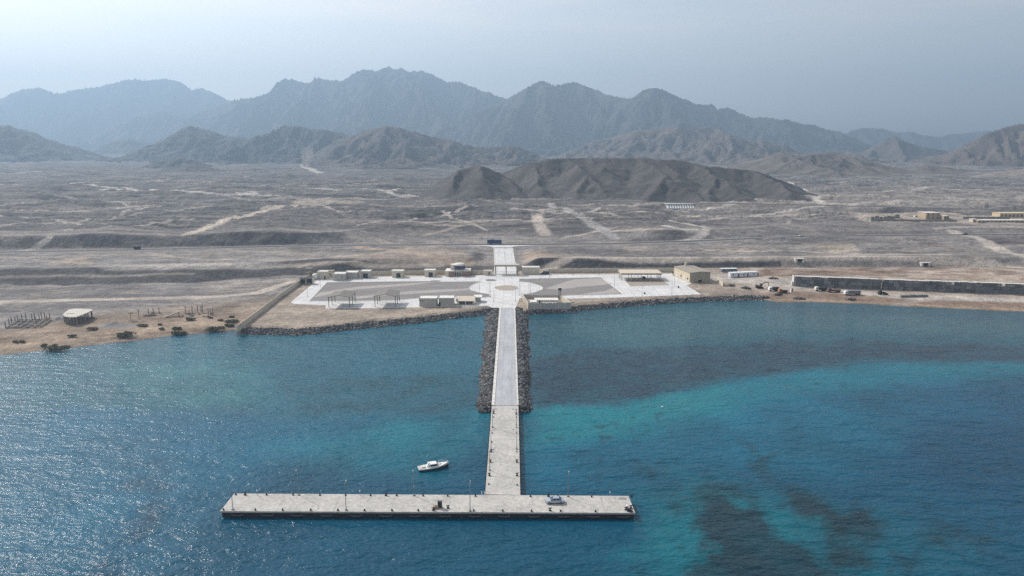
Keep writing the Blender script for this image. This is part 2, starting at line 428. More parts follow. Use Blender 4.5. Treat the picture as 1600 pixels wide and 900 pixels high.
PATCH = [
    ([(60, 412), (130, 399), (150, 412), (100, 415)], (0.42, 0.35, 0.28), .7),
    ([(170, 420), (225, 414), (420, 412), (440, 418), (330, 421)], PALE, .7),
    ([(150, 402), (225, 398), (220, 418), (165, 421)], (0.3, 0.275, 0.26), .5),
    ([(365, 400), (430, 401), (440, 415), (365, 413)], (0.26, 0.24, 0.23), .7),
    ([(640, 385), (725, 392), (740, 412), (640, 413), (520, 405)], (0.36, 0.285, 0.225), .55),
    ([(815, 396), (880, 400), (860, 409), (822, 408)], (0.42, 0.31, 0.22), .7),
    ([(738, 396), (756, 397), (752, 407), (730, 407)], (0.06, 0.058, 0.06), .9),
    ([(1255, 382), (1330, 380), (1345, 392), (1300, 396)], (0.45, 0.38, 0.3), .6),
    ([(1535, 371), (1620, 371), (1620, 382), (1560, 382)], (0.1, 0.085, 0.09), .95),
    ([(1330, 333), (1600, 338), (1600, 350), (1345, 346)], (0.47, 0.4, 0.33), .7),
    ([(455, 316), (560, 313), (575, 319), (480, 323)], (0.4, 0.345, 0.28), .8),
    ([(520, 318), (580, 317), (578, 322), (530, 323)], (0.1, 0.095, 0.1), .6),
    ([(160, 297), (195, 292), (210, 295), (185, 299)], PALE, .9), ([(370, 301), (403, 300), (403, 304), (370, 304)], PALE, .95),
    ([(1400, 462), (1500, 462), (1600, 467), (1600, 471), (1440, 470)], (0.5, 0.46, 0.42), .6),
    ([(1110, 428), (1240, 436), (1235, 448), (1110, 440)], (0.4, 0.365, 0.335), .8),
    ([(1195, 419), (1420, 423), (1400, 430), (1260, 432), (1190, 430)], (0.17, 0.115, 0.085), .6),
    ([(1440, 430), (1600, 430), (1600, 440), (1500, 437)], (0.42, 0.33, 0.255), .6),
]
for pts, c, k in PATCH:
    g = GTL(pts)
    xs = [p[0] for p in g]; ys = [p[1] for p in g]
    sel = (GX > min(xs) - 15) & (GX < max(xs) + 15) & (GY > min(ys) - 15) & (GY < max(ys) + 15)
    x_, y_ = GX[sel] + 5 * n_b[sel], GY[sel] + 5 * n_a[sel]
    ins = in_poly(x_, y_, g); d, _ = seg_dist(x_, y_, g + g[:1])
    mm = np.zeros(GX.shape); mm[sel] = sstep(-2.5, 2.5, np.where(ins, d, -d)) * k * (0.85 + 0.5 * n_b[sel])
    paint(mm, c)
ground = setting(link("ground", grid_mesh("ground", GX, GY, GZ, S), mat_attr("desert_soil", fine=((0.05, 0.24), (0.3, 0.2), (1.2, 0.15)), bump=1.0, bscale=0.3)))
del TH, RR

# ---------------------------------------------------------------- mountains
def gullies(x, y, h, dx, dy, wave, amp, fade, octs=4, steer=1.0):
    """branching erosion gullies that run down the local slope"""
    gy, gx = np.gradient(h, dy, dx)
    f = 1.0 / wave; a = amp
    for o in range(octs):
        m = np.sqrt(gx * gx + gy * gy) + 1e-6
        st = np.minimum(m * 1.6, 1.0) / m * steer
        ddx, ddy = -gy * st, gx * st
        px, py = x * f, y * f
        ix = np.floor(px).astype(np.int64); iy = np.floor(py).astype(np.int64)
        fx, fy = px - ix, py - iy
        sv = np.zeros_like(x); sx = np.zeros_like(x); sy = np.zeros_like(x); ws = np.zeros_like(x)
        for i in (-1, 0, 1, 2):
            for j in (-1, 0, 1, 2):
                hsh = _P[(_P[(ix + i) & 511] + ((iy + j) & 511))]
                jx = (_GX[hsh]) * 0.35; jy = (_GY[hsh]) * 0.35
                qx, qy = fx - i - jx, fy - j - jy
                w = np.exp(-2.2 * (qx * qx + qy * qy))
                ph = (qx * ddx + qy * ddy) * 2 * np.pi * 0.8
                c, s = np.cos(ph), -np.sin(ph)
                sv += w * c; sx += w * s * ddx; sy += w * s * ddy; ws += w
        k = a * np.clip(m / 0.35, 0, 1) * fade
        h = h + k * sv / ws
        gx = gx + k * f * 3.5 * sx / ws; gy = gy + k * f * 3.5 * sy / ws
        f *= 2.0; a *= 0.52
    return h
def crest_of(pts, dist, bend):
    out = []
    for i, (px, py) in enumerate(pts):
        y = dist + bend * float(perlin(np.array(px / 90.0), np.array(dist / 777.0)))
        out.append(at_dist(px, py, y))
    return out
def mountain(name, pts, dist, bend, slope, spur_slope, step, soil, rock, seed, lean=0.0, spur_every=1, gully=0.13, gwave=None, bands=0.0, extra=(), rough=0.011):
    rnd = random.Random(seed)
    crest = crest_of(pts, dist, bend)
    segs = []
    for a, b in zip(crest, crest[1:]): segs.append((a, b))
    zb = float(np.mean(H(np.array([p[0] for p in crest]), np.array([p[1] for p in crest])))) - 4
    def spur(p, ang, ss, depth):
        x, y, z = p; n = 4
        Lh = max(z - zb, 0) / ss
        if Lh < step * 4: return
        q = (x, y, z)
        for i in range(n):
            ang2 = ang + rnd.uniform(-0.35, 0.35)
            fr = (1.25 - 0.16 * i) / n
            r2 = (q[0] + math.sin(ang2) * Lh / n, q[1] - math.cos(ang2) * Lh / n, q[2] - (z - zb) * fr)
            segs.append((q, r2))
            if depth < 1 and i < 3:
                for sd in (-1, 1):
                    spur(r2, ang2 + sd * rnd.uniform(0.6, 1.0), ss * rnd.uniform(1.2, 1.7), depth + 1)
            q = r2
    for i, p in enumerate(crest):
        if i % spur_every == 0:
            pk = 1 if (0 < i < len(crest) - 1 and p[2] >= crest[i - 1][2] and p[2] >= crest[i + 1][2]) else 0
            spur(p, lean + rnd.uniform(-0.5, 0.5), spur_slope * (1.0 if pk else rnd.uniform(1.05, 1.5)), 0)
            if rnd.random() < 0.35: spur(p, math.pi + rnd.uniform(-0.5, 0.5), spur_slope * 1.5, 1)
    for (pa, pb) in extra: segs.append((at_dist(*pa), at_dist(*pb)))
    xs = [p[0] for s in segs for p in s]; ys = [p[1] for s in segs for p in s]
    hz = max(p[2] for p in crest) - zb
    m = 0.6 * hz / slope
    x = np.arange(min(xs) - m, max(xs) + m, step); y = np.arange(min(ys) - m * 0.7, max(p[1] for p in crest) + m, step * 1.25)
    X, Y = np.meshgrid(x, y)
    wl_ = hz * 0.55 / slope
    wx = X + wl_ * 0.22 * fbm(X / wl_ + seed, Y / wl_, 4); wy = Y + wl_ * 0.22 * fbm(X / wl_ + 40 + seed, Y / wl_ + 7, 4)
    # do not shift the crest line itself
    hbest = np.full(X.shape, -1e9)
    for a, b in segs:
        bx, by, bz = b[0] - a[0], b[1] - a[1], b[2] - a[2]
        L = bx * bx + by * by + 1e-9
        reach = (max(a[2], b[2]) - zb) / slope * 1.5 + step
        i0, i1 = np.searchsorted(x, [min(a[0], b[0]) - reach - m * .3, max(a[0], b[0]) + reach + m * .3]); j0, j1 = np.searchsorted(y, [min(a[1], b[1]) - reach - m * .3, max(a[1], b[1]) + reach + m * .3])
        if i1 <= i0 or j1 <= j0: continue
        px, py = wx[j0:j1, i0:i1], wy[j0:j1, i0:i1]
        t = np.clip(((px - a[0]) * bx + (py - a[1]) * by) / L, 0, 1)
        d = np.hypot(px - a[0] - t * bx, py - a[1] - t * by)
        zt = a[2] + t * bz
        ref = np.maximum(zt - zb, 1.0)
        drop = slope * d / (1 + 0.28 * slope * d / ref)
        np.maximum(hbest[j0:j1, i0:i1], zt - drop, out=hbest[j0:j1, i0:i1])
    h = np.maximum(hbest, zb - 30)
    up = np.clip((h - zb) / hz, 0, 1)
    gw = gwave or hz * 0.8
    dc, _ = seg_dist(X, Y, crest)
    h = gullies(X, Y, h, step, step * 1.25, gw, hz * gully, np.clip(dc * slope / (0.3 * hz), 0.04, 1))
    h = h + hz * rough * fbm(X / (hz * .25), Y / (hz * .25), 3) 
    h = np.minimum(np.maximum(h, -3), max(p[2] for p in crest) + hz * 0.01)
    g = H(X[::4, ::4], Y[::4, ::4]); 
    keep = h > np.repeat(np.repeat(g, 4, 0), 4, 1)[:h.shape[0], :h.shape[1]] - 6
    gy, gx = np.gradient(h, step * 1.25, step); sl = np.hypot(gx, gy)
    n1 = fbm(X / (hz * .9) + seed, Y / (hz * .9), 5)[..., None]; n2 = fbm(X / (hz * .2), Y / (hz * .2) + seed, 4)[..., None]
    k = np.clip(0.5 + 1.1 * n1 + 0.15 * n2, 0, 1)
    c = np.array(soil) * (1 - k) + np.array(rock) * k
    if bands:
        bnd = np.sin((h + 12 * n1[..., 0]) / hz * bands)[..., None]
        c = c * (1 + 0.12 * bnd)
    fan = (1 - sstep(0.15, 0.4, sl))[..., None] * 0.5
    c = c * (1 - fan) + np.array(soil) * 1.25 * fan
    o = link(name, grid_mesh(name, X, Y, h, c, keep), mat_attr("mountain_rock", fine=((0.012, 0.15),), bump=1.2, bscale=0.03))
    setting(o)
    return o
GB, GR, BR = (0.085, 0.077, 0.074), (0.055, 0.051, 0.051), (0.2, 0.155, 0.13)
mountain("mountains", [(-420, 190), (-300, 150), (-150, 165), (-60, 150), (0, 155), (33, 139), (60, 137), (97, 148), (115, 141), (160, 133), (205, 125), (255, 123), (280, 128), (300, 140),
          (318, 138), (340, 146), (365, 160), (420, 185), (500, 215)], 6600, 260, 1.01, 0.42, 11, GB, GR, 1)
mountain("mountains", [(105, 236), (142, 215), (169, 198), (216, 181), (256, 172), (287, 185), (320, 205), (360, 225)], 5400, 200, 1.01, 0.45, 10, GB, GR, 2)
mountain("foothills", [(130, 246), (145, 235), (175, 220), (202, 217), (230, 223), (262, 232), (300, 246)], 4000, 120, 0.81, 0.42, 8, GB, GR, 3)
mountain("mountains", [(265, 205), (290, 188), (324, 171), (364, 159), (391, 152), (432, 139), (439, 124.5), (445, 123), (450, 126.5), (456, 123), (472, 129), (489, 130), (502, 120.5), (510, 126.5),
          (531, 124.5), (562, 107.5), (575, 108), (582, 111), (604, 103), (614, 108.7), (626, 105), (636, 111), (661, 110.4), (680, 115.4), (702, 128), (720, 128), (744, 137), (764, 146),
          (788, 153), (808, 168), (840, 190)], 5200, 260, 1.08, 0.42, 9, GB, GR, 4, spur_every=2)
mountain("mountains", [(740, 178), (770, 166), (789.6, 155), (818, 142), (835, 130.6), (848.6, 127), (869, 133), (887, 128), (901, 129), (926, 139), (960, 150), (976, 154), (985, 154.6), (1006, 140.5), (1018, 137),
          (1030, 139.6), (1048, 146.5), (1063, 152.5), (1084, 163), (1102, 163), (1106.5, 163.6), (1115.5, 171), (1133.5, 167.5), (1147, 172), (1171, 184), (1201, 183), (1226, 186.7),
          (1256, 193.5), (1275.5, 195.7), (1292, 201), (1314, 205), (1325, 212), (1363, 227), (1400, 245)], 4300, 220, 1.08, 0.42, 8, GB, GR, 5, spur_every=2)
mountain("mountains", [(1260, 225), (1300, 212), (1325, 207), (1345, 199.5), (1378, 200), (1400, 207), (1422, 205), (1440, 211), (1470, 214), (1486, 209), (1500, 209), (1520, 207), (1545, 203), (1570, 210), (1650, 205), (1760, 190), (1900, 215)], 5600, 200, 1.01, 0.45, 10, GB, GR, 6)
mountain("hills", [(1325, 251), (1369, 229), (1388, 216), (1398, 211), (1407.5, 218), (1435, 227), (1476, 235), (1510, 246)], 3000, 40, 0.84, 0.4, 6, (0.13, 0.108, 0.097), (0.085, 0.075, 0.07), 7, spur_every=99, gully=0.05, extra=[((1398, 211, 3000), (1408, 232, 2850)), ((1408, 232, 2850), (1418, 258, 2560)), ((1369, 229, 3000), (1345, 255, 2800))])
mountain("hills", [(1470, 256), (1505, 229), (1529, 217), (1546, 207), (1565, 200), (1584, 194), (1620, 190), (1680, 180), (1760, 185), (1850, 200), (1950, 230)], 2300, 120, 0.84, 0.38, 6, (0.145, 0.112, 0.096), (0.095, 0.08, 0.073), 8)
mountain("foothills", [(-320, 225), (-200, 200), (-120, 207), (-40, 202), (0, 196), (15, 195), (35, 204), (60, 213), (100, 232), (140, 245), (165, 252)], 2600, 110, 0.62, 0.3, 6, GB, GR, 9)
mountain("foothills", [(182, 253), (216, 237), (250, 228), (270, 220), (283.5, 201), (295, 196), (310.5, 199), (337, 206.5), (358, 213), (391, 215), (422, 207.5), (442, 196), (456, 197.5), (469, 196.5), (486, 201),
          (506, 202), (523, 206.5), (540, 208), (570, 222)], 2600, 150, 0.72, 0.3, 6, GB, GR, 10)
mountain("foothills", [(196, 266), (225, 259), (255, 250), (283, 246), (305, 250), (330, 259), (358, 269), (385, 274)], 1900, 40, 0.6, 0.32, 5, GB, GR, 21)
mountain("foothills", [(370, 262), (400, 246), (428, 240), (455, 244), (476, 256)], 2250, 40, 0.7, 0.34, 5, GB, GR, 22)
mountain("foothills", [(1180, 268), (1215, 252), (1245, 246), (1272, 240), (1300, 241), (1330, 254), (1362, 264)], 1700, 60, 0.55, 0.24, 4, (0.14, 0.118, 0.106), (0.09, 0.08, 0.075), 23)
mountain("foothills", [(500, 245), (530, 226), (548, 212), (572, 203), (602, 196), (622.5, 198), (643, 205), (683, 215), (707, 218), (737, 228.5), (771, 230), (798, 227), (815, 228.5), (855, 247)], 2250, 110, 0.7, 0.3, 5.5,
         (0.125, 0.1, 0.088), (0.08, 0.07, 0.066), 11, extra=[((737, 228.5, 2250), (690, 251, 2020)), ((690, 251, 2020), (632, 274, 1800)), ((602, 196, 2250), (590, 232, 2050)), ((590, 232, 2050), (560, 262, 1850))])
mountain("foothills", [(860, 250), (874, 244), (895, 235), (922, 223), (952, 215.5), (976, 209.5), (1000, 203.5), (1045, 199), (1060, 203.5), (1090, 199), (1114, 197.5), (1129, 203.5), (1150, 214), (1174, 220), (1195, 218.5),
          (1219, 229), (1242, 238), (1297, 237), (1325, 234), (1345, 246)], 2700, 160, 0.65, 0.25, 6, (0.15, 0.125, 0.112), (0.095, 0.083, 0.078), 12)
mountain("foothills", [(1130, 270), (1165, 256), (1195, 246), (1218, 238), (1245, 243), (1285, 250), (1320, 243), (1345, 247), (1375, 258), (1410, 263), (1450, 257), (1490, 262), (1540, 270), (1600, 274)], 1750, 50, 0.42, 0.16, 4, (0.15, 0.127, 0.114), (0.1, 0.087, 0.08), 24, gully=0.08)
mountain("foothills", [(225, 272), (262, 262), (300, 257), (330, 262), (365, 268), (395, 262), (420, 266), (450, 276)], 1650, 40, 0.42, 0.2, 4, (0.1, 0.09, 0.085), (0.07, 0.065, 0.064), 25, gully=0.08)
mountain("hills", [(676, 296), (690, 281), (717, 266), (747, 257), (757.5, 259), (784.5, 272), (818, 296)], 950, 8, 0.8, 0.42, 2.6, (0.1, 0.09, 0.086), (0.072, 0.066, 0.065), 13, gully=0.03, rough=0.03, spur_every=99,
         extra=[((747, 257, 950), (752, 275, 900)), ((752, 275, 900), (768, 300, 870)), ((717, 266, 950), (706, 290, 895)), ((784, 272, 950), (812, 296, 905))])
mountain("hills", [(790, 268), (820, 256), (859, 248.5), (892, 246.5), (930, 246.5), (970, 246), (1015, 246.5), (1072, 250.6), (1105, 259), (1174, 265.6), (1192, 271), (1240, 288), (1262, 302)], 1020, 10, 0.6, 0.3, 2.6,
         (0.104, 0.094, 0.09), (0.074, 0.068, 0.067), 14, spur_every=99, gully=0.03, rough=0.035,
         extra=[((885, 247, 1020), (905, 262, 965)), ((905, 262, 965), (930, 285, 910)), ((930, 285, 910), (948, 304, 880)), ((998, 247, 1020), (1018, 260, 975)), ((1018, 260, 975), (1062, 290, 900)), ((1062, 290, 900), (1092, 309, 862)), ((1040, 276, 930), (1022, 303, 880)),
                ((1075, 252, 1020), (1108, 268, 965)), ((1108, 268, 965), (1140, 288, 915)), ((1140, 288, 915), (1165, 305, 880)), ((1174, 266, 1020), (1205, 280, 970)), ((1205, 280, 970), (1235, 300, 910)),
                ((835, 253, 1020), (838, 275, 960)), ((838, 275, 960), (850, 300, 895)), ((922, 247, 1020), (940, 262, 975)), ((915, 272, 940), (896, 302, 880)), ((1120, 276, 945), (1104, 302, 890)), ((1030, 248, 1020), (1062, 272, 950))])
mountain("hills", [(422, 288), (432, 275), (450, 270), (470, 276), (485, 284), (496, 291)], 1420, 10, 0.81, 0.5, 3, (0.19, 0.17, 0.15), (0.14, 0.125, 0.115), 15, gully=0.03)
mountain("hills", [(1480, 284), (1520, 275), (1560, 268), (1610, 262), (1680, 258), (1760, 268)], 1500, 20, 0.54, 0.3, 4, (0.3, 0.26, 0.23), (0.24, 0.2, 0.18), 16, gully=0.03)

# ---------------------------------------------------------------- haze
def volume_box(name, lo, hi, density, color, aniso):
    me = bpy.data.meshes.new(name)
    v = [(x, y, z) for x in (lo[0], hi[0]) for y in (lo[1], hi[1]) for z in (lo[2], hi[2])]
    me.from_pydata(v, [], [(0, 1, 3, 2), (4, 6, 7, 5), (0, 4, 5, 1), (2, 3, 7, 6), (0, 2, 6, 4), (1, 5, 7, 3)])
    m = bpy.data.materials.new(name); m.use_nodes = True
    nt = m.node_tree; nt.nodes.clear()
    o = nt.nodes.new('ShaderNodeOutputMaterial'); v = nt.nodes.new('ShaderNodeVolumePrincipled')
    v.inputs['Color'].default_value = (*color, 1); v.inputs['Density'].default_value = density; v.inputs['Anisotropy'].default_value = aniso
    nt.links.new(v.outputs[0], o.inputs['Volume'])
    return setting(link(name, me, m), 'stuff')
volume_box("haze", (-7800, -700, -6), (7800, 8300, 900), HAZE_D, (0.52, 0.74, 1.0), 0.3)
# ---------------------------------------------------------------- sea
sr = list(np.concatenate([np.arange(70, 240, 0.6), np.arange(240, 420, 1.0)]))
while sr[-1] < 1500: sr.append(sr[-1] * 1.03)
sr = np.array(sr)
st_ = np.radians(np.concatenate([np.arange(-180, -50, 4.0), np.linspace(-50, 50, 760), np.arange(54, 181, 4.0)]))
ST, SR = np.meshgrid(st_, np.concatenate([[0.5, 35], sr]))
WX, WY = SR * np.sin(ST), SR * np.cos(ST)
def soft_poly(pts, edge, warp, seed, z=0.0):
    g = [G(a, b, z) for a, b in pts]
    x_ = WX + warp * (fbm(WX / 22 + seed, WY / 22, 6, 0.66) + 0.25 * fbm(WX / 4, WY / 4 + seed, 3)); y_ = WY + warp * (fbm(WX / 22, WY / 22 + 5 + seed, 6, 0.66) + 0.25 * fbm(WX / 4 + seed, WY / 4, 3))
    ins = in_poly(x_, y_, g); d, _ = seg_dist(x_, y_, g + g[:1])
    return sstep(-edge, edge, np.where(ins, d, -d))
W = np.zeros(WX.shape + (3,)); W[:] = (0.0002, 0.068, 0.126)
def tint(m, col):
    global W
    m = np.clip(m, 0, 1)[..., None]
    W = W * (1 - m) + np.array(col) * m
wa = fbm(WX / 40, WY / 40, 5); wb = fbm(WX / 13, WY / 13, 5)
# green-blue water over pale sand in front of the drop-off
tint(soft_poly([(820, 640), (1000, 625), (1200, 585), (1400, 568), (1640, 564), (1640, 640), (1400, 670), (1250, 740), (1000, 760), (830, 755)], 14, 14, 1) * (0.75 + wa), (0.0003, 0.122, 0.205))
tint(soft_poly([(1000, 628), (1200, 583), (1400, 566), (1640, 564), (1640, 592), (1400, 598), (1200, 625), (1020, 650)], 9, 8, 51) * 0.9, (0.001, 0.155, 0.215))
tint(soft_poly([(820, 640), (980, 628), (1120, 600), (1130, 640), (980, 680), (830, 700)], 9, 10, 3) * (0.8 + wa), (0.0015, 0.172, 0.212))
tint(soft_poly([(560, 660), (765, 640), (765, 690), (700, 730), (520, 740), (430, 700)], 12, 12, 2) * (0.85 + wa), (0.001, 0.155, 0.21))
tint(soft_poly([(-100, 600), (300, 600), (560, 650), (470, 720), (340, 770), (200, 900), (-200, 900)], 18, 14, 4) * 0.75, (0.0015, 0.12, 0.21))
tint(soft_poly([(1040, 740), (1180, 760), (1290, 800), (1400, 860), (1440, 920), (1000, 920), (1010, 800)], 10, 16, 5) * (0.75 + 1.2 * wa), (0.002, 0.125, 0.165))
tint(soft_poly([(1290, 790), (1420, 800), (1520, 850), (1540, 920), (1280, 920)], 10, 14, 15) * 0.6, (0.003, 0.1, 0.15))
tint(soft_poly([(1480, 600), (1700, 580), (1700, 760), (1560, 780), (1420, 720)], 20, 14, 16) * 0.5, (0.001, 0.052, 0.118))
# weedy shallows along the shore
tint(soft_poly([(820, 490), (1000, 470), (1200, 462), (1700, 480), (1700, 566), (1400, 566), (1200, 582), (1000, 624), (820, 640)], 3.5, 9, 6), (0.012, 0.09, 0.13))
tint(soft_poly([(820, 560), (950, 545), (1100, 540), (1330, 530), (1640, 545), (1640, 566), (1350, 562), (1180, 580), (1000, 620), (820, 636)], 4, 10, 7) * (0.8 + wb), (0.011, 0.042, 0.068))
tint(soft_poly([(860, 510), (1100, 480), (1640, 505), (1640, 525), (1400, 520), (1250, 515), (1000, 545)], 10, 12, 8) * 0.8, (0.04, 0.125, 0.15))
tint(soft_poly([(380, 520), (775, 490), (760, 640), (640, 648), (440, 660), (300, 640), (-100, 640), (-300, 640), (-100, 560), (0, 552)], 5, 10, 9), (0.01, 0.115, 0.17))
tint(soft_poly([(430, 600), (600, 590), (765, 590), (765, 640), (600, 646), (470, 650)], 5, 10, 10) * (0.5 + wb), (0.01, 0.06, 0.09))
tint(soft_poly([(180, 575), (380, 560), (420, 600), (330, 640), (200, 610)], 9, 14, 11) * (0.55 + wb), (0.03, 0.17, 0.2))
tint(soft_poly([(300, 590), (420, 590), (440, 630), (330, 650)], 8, 10, 12) * (0.3 + wb), (0.02, 0.14, 0.17))
# coral heads
reef = (0.006, 0.034, 0.048)
tint(soft_poly([(1100, 770), (1180, 800), (1270, 850), (1290, 880), (1270, 930), (1100, 930), (1092, 830)], 3, 10, 20) * (0.95 + .4 * wb), reef)
tint(soft_poly([(1090, 760), (1170, 745), (1180, 790), (1110, 800)], 3, 10, 21) * (0.55 + wb), reef)
tint(soft_poly([(1230, 758), (1270, 765), (1300, 805), (1250, 808), (1228, 785)], 2.5, 7, 22) * (0.85 + wb), reef)
tint(soft_poly([(1276, 806), (1350, 792), (1392, 826), (1366, 886), (1296, 884)], 2.5, 8, 23) * (0.95 + wb), reef)
tint(soft_poly([(1170, 710), (1215, 705), (1215, 760), (1190, 760)], 3, 10, 24) * (0.45 + wb), reef)
tint(soft_poly([(1040, 785), (1070, 780), (1062, 800)], 2, 6, 25) * 0.6, reef)
tint(soft_poly([(1390, 868), (1430, 866), (1440, 885), (1400, 892)], 2.5, 8, 26) * 0.6, reef)
tint(soft_poly([(1410, 800), (1480, 800), (1540, 840), (1440, 855)], 5, 12, 27) * (0.4 + wb), reef)
tint(soft_poly([(1160, 690), (1180, 700), (1165, 705)], 2, 6, 28) * 0.7, reef)
tint(soft_poly([(980, 715), (1040, 725), (1110, 770), (1090, 790), (1000, 740)], 4, 12, 29) * (0.2 + wb), reef)
tint(soft_poly([(210, 780), (280, 740), (270, 800), (215, 860), (200, 920), (120, 920), (160, 850)], 5, 14, 30) * (0.3 + wb), (0.01, 0.045, 0.085))
tint(soft_poly([(210, 715), (270, 720), (230, 770), (180, 760)], 6, 14, 31) * (0.4 + wb), (0.014, 0.045, 0.075))
tint(soft_poly([(1195, 812), (1215, 800), (1290, 815), (1300, 838), (1262, 850), (1215, 845)], 2.5, 8, 41) * (0.7 + wb), (0.002, 0.13, 0.17))
tint(soft_poly([(1145, 782), (1165, 778), (1185, 792), (1160, 797)], 1.5, 5, 42) * 0.8, (0.002, 0.12, 0.16))
W *= (0.84 + 0.2 * wa + 0.1 * wb)[..., None]
sp_ = fbm(WX / 5 + 3, WY / 5, 4, 0.6); near = 1 - sstep(230, 330, WY)
tint(sstep(0.12, 0.4, sp_) * sstep(0.0, 0.25, fbm(WX / 60 + 2, WY / 45, 3)) * near * (WX > 10) * 0.55, (0.003, 0.035, 0.06))
me = grid_mesh("sea", WX, WY, np.zeros(WX.shape), W)
m, nt, b = nodes_of("sea_water"); N, L = nt.nodes, nt.links
a = N.new('ShaderNodeAttribute'); a.attribute_name = 'soil'
L.new(a.outputs['Color'], b.inputs['Base Color'])
b.inputs['IOR'].default_value = 1.33; b.inputs['Specular IOR Level'].default_value = 0.34
b.inputs['Roughness'].default_value = 0.085
geo = N.new('ShaderNodeNewGeometry')
hgt = None
for ang, scl, sc, amp, det in ((24, (0.42, 1.0, 1.0), 0.2, 0.68, 2.0), (-14, (0.5, 1.0, 1.0), 0.5, 0.41, 3.0), (35, (0.65, 1.0, 1.0), 1.2, 0.22, 4.0)):
    mp_ = N.new('ShaderNodeMapping'); mp_.inputs['Rotation'].default_value = (0, 0, R(ang)); mp_.inputs['Scale'].default_value = scl
    L.new(geo.outputs['Position'], mp_.inputs[0])
    n = N.new('ShaderNodeTexNoise'); n.inputs['Scale'].default_value = sc; n.inputs['Detail'].default_value = det; n.inputs['Roughness'].default_value = 0.5
    L.new(mp_.outputs[0], n.inputs['Vector'])
    ml = N.new('ShaderNodeMath'); ml.operation = 'MULTIPLY_ADD'; ml.inputs[1].default_value = amp
    L.new(n.outputs['Fac'], ml.inputs[0])
    if hgt is None: ml.inputs[2].default_value = 0
    else: L.new(hgt, ml.inputs[2])
    hgt = ml.outputs[0]
bp = N.new('ShaderNodeBump'); bp.inputs['Strength'].default_value = 1.0; bp.inputs['Distance'].default_value = 1.3
L.new(hgt, bp.inputs['Height']); L.new(bp.outputs[0], b.inputs['Normal'])
sea = setting(link("sea", me, m))
# ---------------------------------------------------------------- builders for things
class MB:
    """collects shapes and links them as one mesh object"""
    def __init__(s): s.v = []; s.f = []
    def add(s, vs, fs):
        n = len(s.v); s.v += [tuple(map(float, p)) for p in vs]; s.f += [tuple(i + n for i in f) for f in fs]; return s
    def box(s, x0, x1, y0, y1, z0, z1, tx=0.0, ty=0.0):
        """box; tx, ty pull the top in (taper)"""
        return s.add([(x0, y0, z0), (x1, y0, z0), (x1, y1, z0), (x0, y1, z0), (x0 + tx, y0 + ty, z1), (x1 - tx, y0 + ty, z1), (x1 - tx, y1 - ty, z1), (x0 + tx, y1 - ty, z1)],
                     [(3, 2, 1, 0), (4, 5, 6, 7), (0, 1, 5, 4), (1, 2, 6, 5), (2, 3, 7, 6), (3, 0, 4, 7)])
    def prism(s, poly, z0, z1):
        a = sum(poly[i][0] * poly[(i + 1) % len(poly)][1] - poly[(i + 1) % len(poly)][0] * poly[i][1] for i in range(len(poly)))
        if a < 0: poly = poly[::-1]
        n = len(poly)
        return s.add([(p[0], p[1], z0) for p in poly] + [(p[0], p[1], z1) for p in poly],
                     [tuple(range(n - 1, -1, -1)), tuple(range(n, 2 * n))] + [(i, (i + 1) % n, n + (i + 1) % n, n + i) for i in range(n)])
    def tube(s, p, q, r, n=8, r2=None):
        p, q = Vector(p), Vector(q); d = (q - p).normalized(); r2 = r if r2 is None else r2
        u = d.orthogonal().normalized(); w = d.cross(u)
        c = [(math.cos(2 * math.pi * i / n), math.sin(2 * math.pi * i / n)) for i in range(n)]
        return s.add([p + (u * a + w * b) * r for a, b in c] + [q + (u * a + w * b) * r2 for a, b in c],
                     [tuple(range(n - 1, -1, -1)), tuple(range(n, 2 * n))] + [(i, (i + 1) % n, n + (i + 1) % n, n + i) for i in range(n)])
    def lathe(s, prof, n=12, at=(0, 0, 0)):
        vs = [(at[0] + r * math.cos(2 * math.pi * i / n), at[1] + r * math.sin(2 * math.pi * i / n), at[2] + z) for r, z in prof for i in range(n)]
        fs = [(k * n + i, k * n + (i + 1) % n, (k + 1) * n + (i + 1) % n, (k + 1) * n + i) for k in range(len(prof) - 1) for i in range(n)]
        return s.add(vs, fs + [tuple(range(n - 1, -1, -1)), tuple(range((len(prof) - 1) * n, len(prof) * n))])
    def extrude(s, prof, x0, x1, axis='y'):
        """side profile (a, z) swept between two offsets"""
        n = len(prof)
        A = [(a, x0, z) for a, z in prof] + [(a, x1, z) for a, z in prof]
        if axis == 'x': A = [(y, x, z) for x, y, z in A]
        return s.add(A, [tuple(range(n)), tuple(range(2 * n - 1, n - 1, -1))] + [(i, n + i, n + (i + 1) % n, (i + 1) % n) for i in range(n)])
    def loft(s, rings, cap=True):
        n = len(rings[0]); vs = [p for r in rings for p in r]
        fs = [(k * n + i, k * n + (i + 1) % n, (k + 1) * n + (i + 1) % n, (k + 1) * n + i) for k in range(len(rings) - 1) for i in range(n)]
        if cap: fs += [tuple(range(n - 1, -1, -1)), tuple(range((len(rings) - 1) * n, len(rings) * n))]
        return s.add(vs, fs)
    def build(s, name, m, parent=None, smooth=False, slots=None):
        me = bpy.data.meshes.new(name); me.from_pydata(s.v, [], s.f)
        if slots: me.polygons.foreach_set('material_index', slots)
        import bmesh
        bm = bmesh.new(); bm.from_mesh(me); bmesh.ops.recalc_face_normals(bm, faces=bm.faces); bm.to_mesh(me); bm.free()
        if smooth: me.polygons.foreach_set('use_smooth', [True] * len(me.polygons))
        return link(name, me, m, parent)
def tag(o, label, cat, group=None):
    o['label'] = label; o['category'] = cat
    if group: o['group'] = group
    return o
def thing(name, label, cat, loc=(0, 0, 0), rz=0.0, group=None):
    o = bpy.data.objects.new(name, None); COL.objects.link(o)
    o.location = loc; o.rotation_euler = (0, 0, rz); o.empty_display_size = 0.5
    return tag(o, label, cat, group)
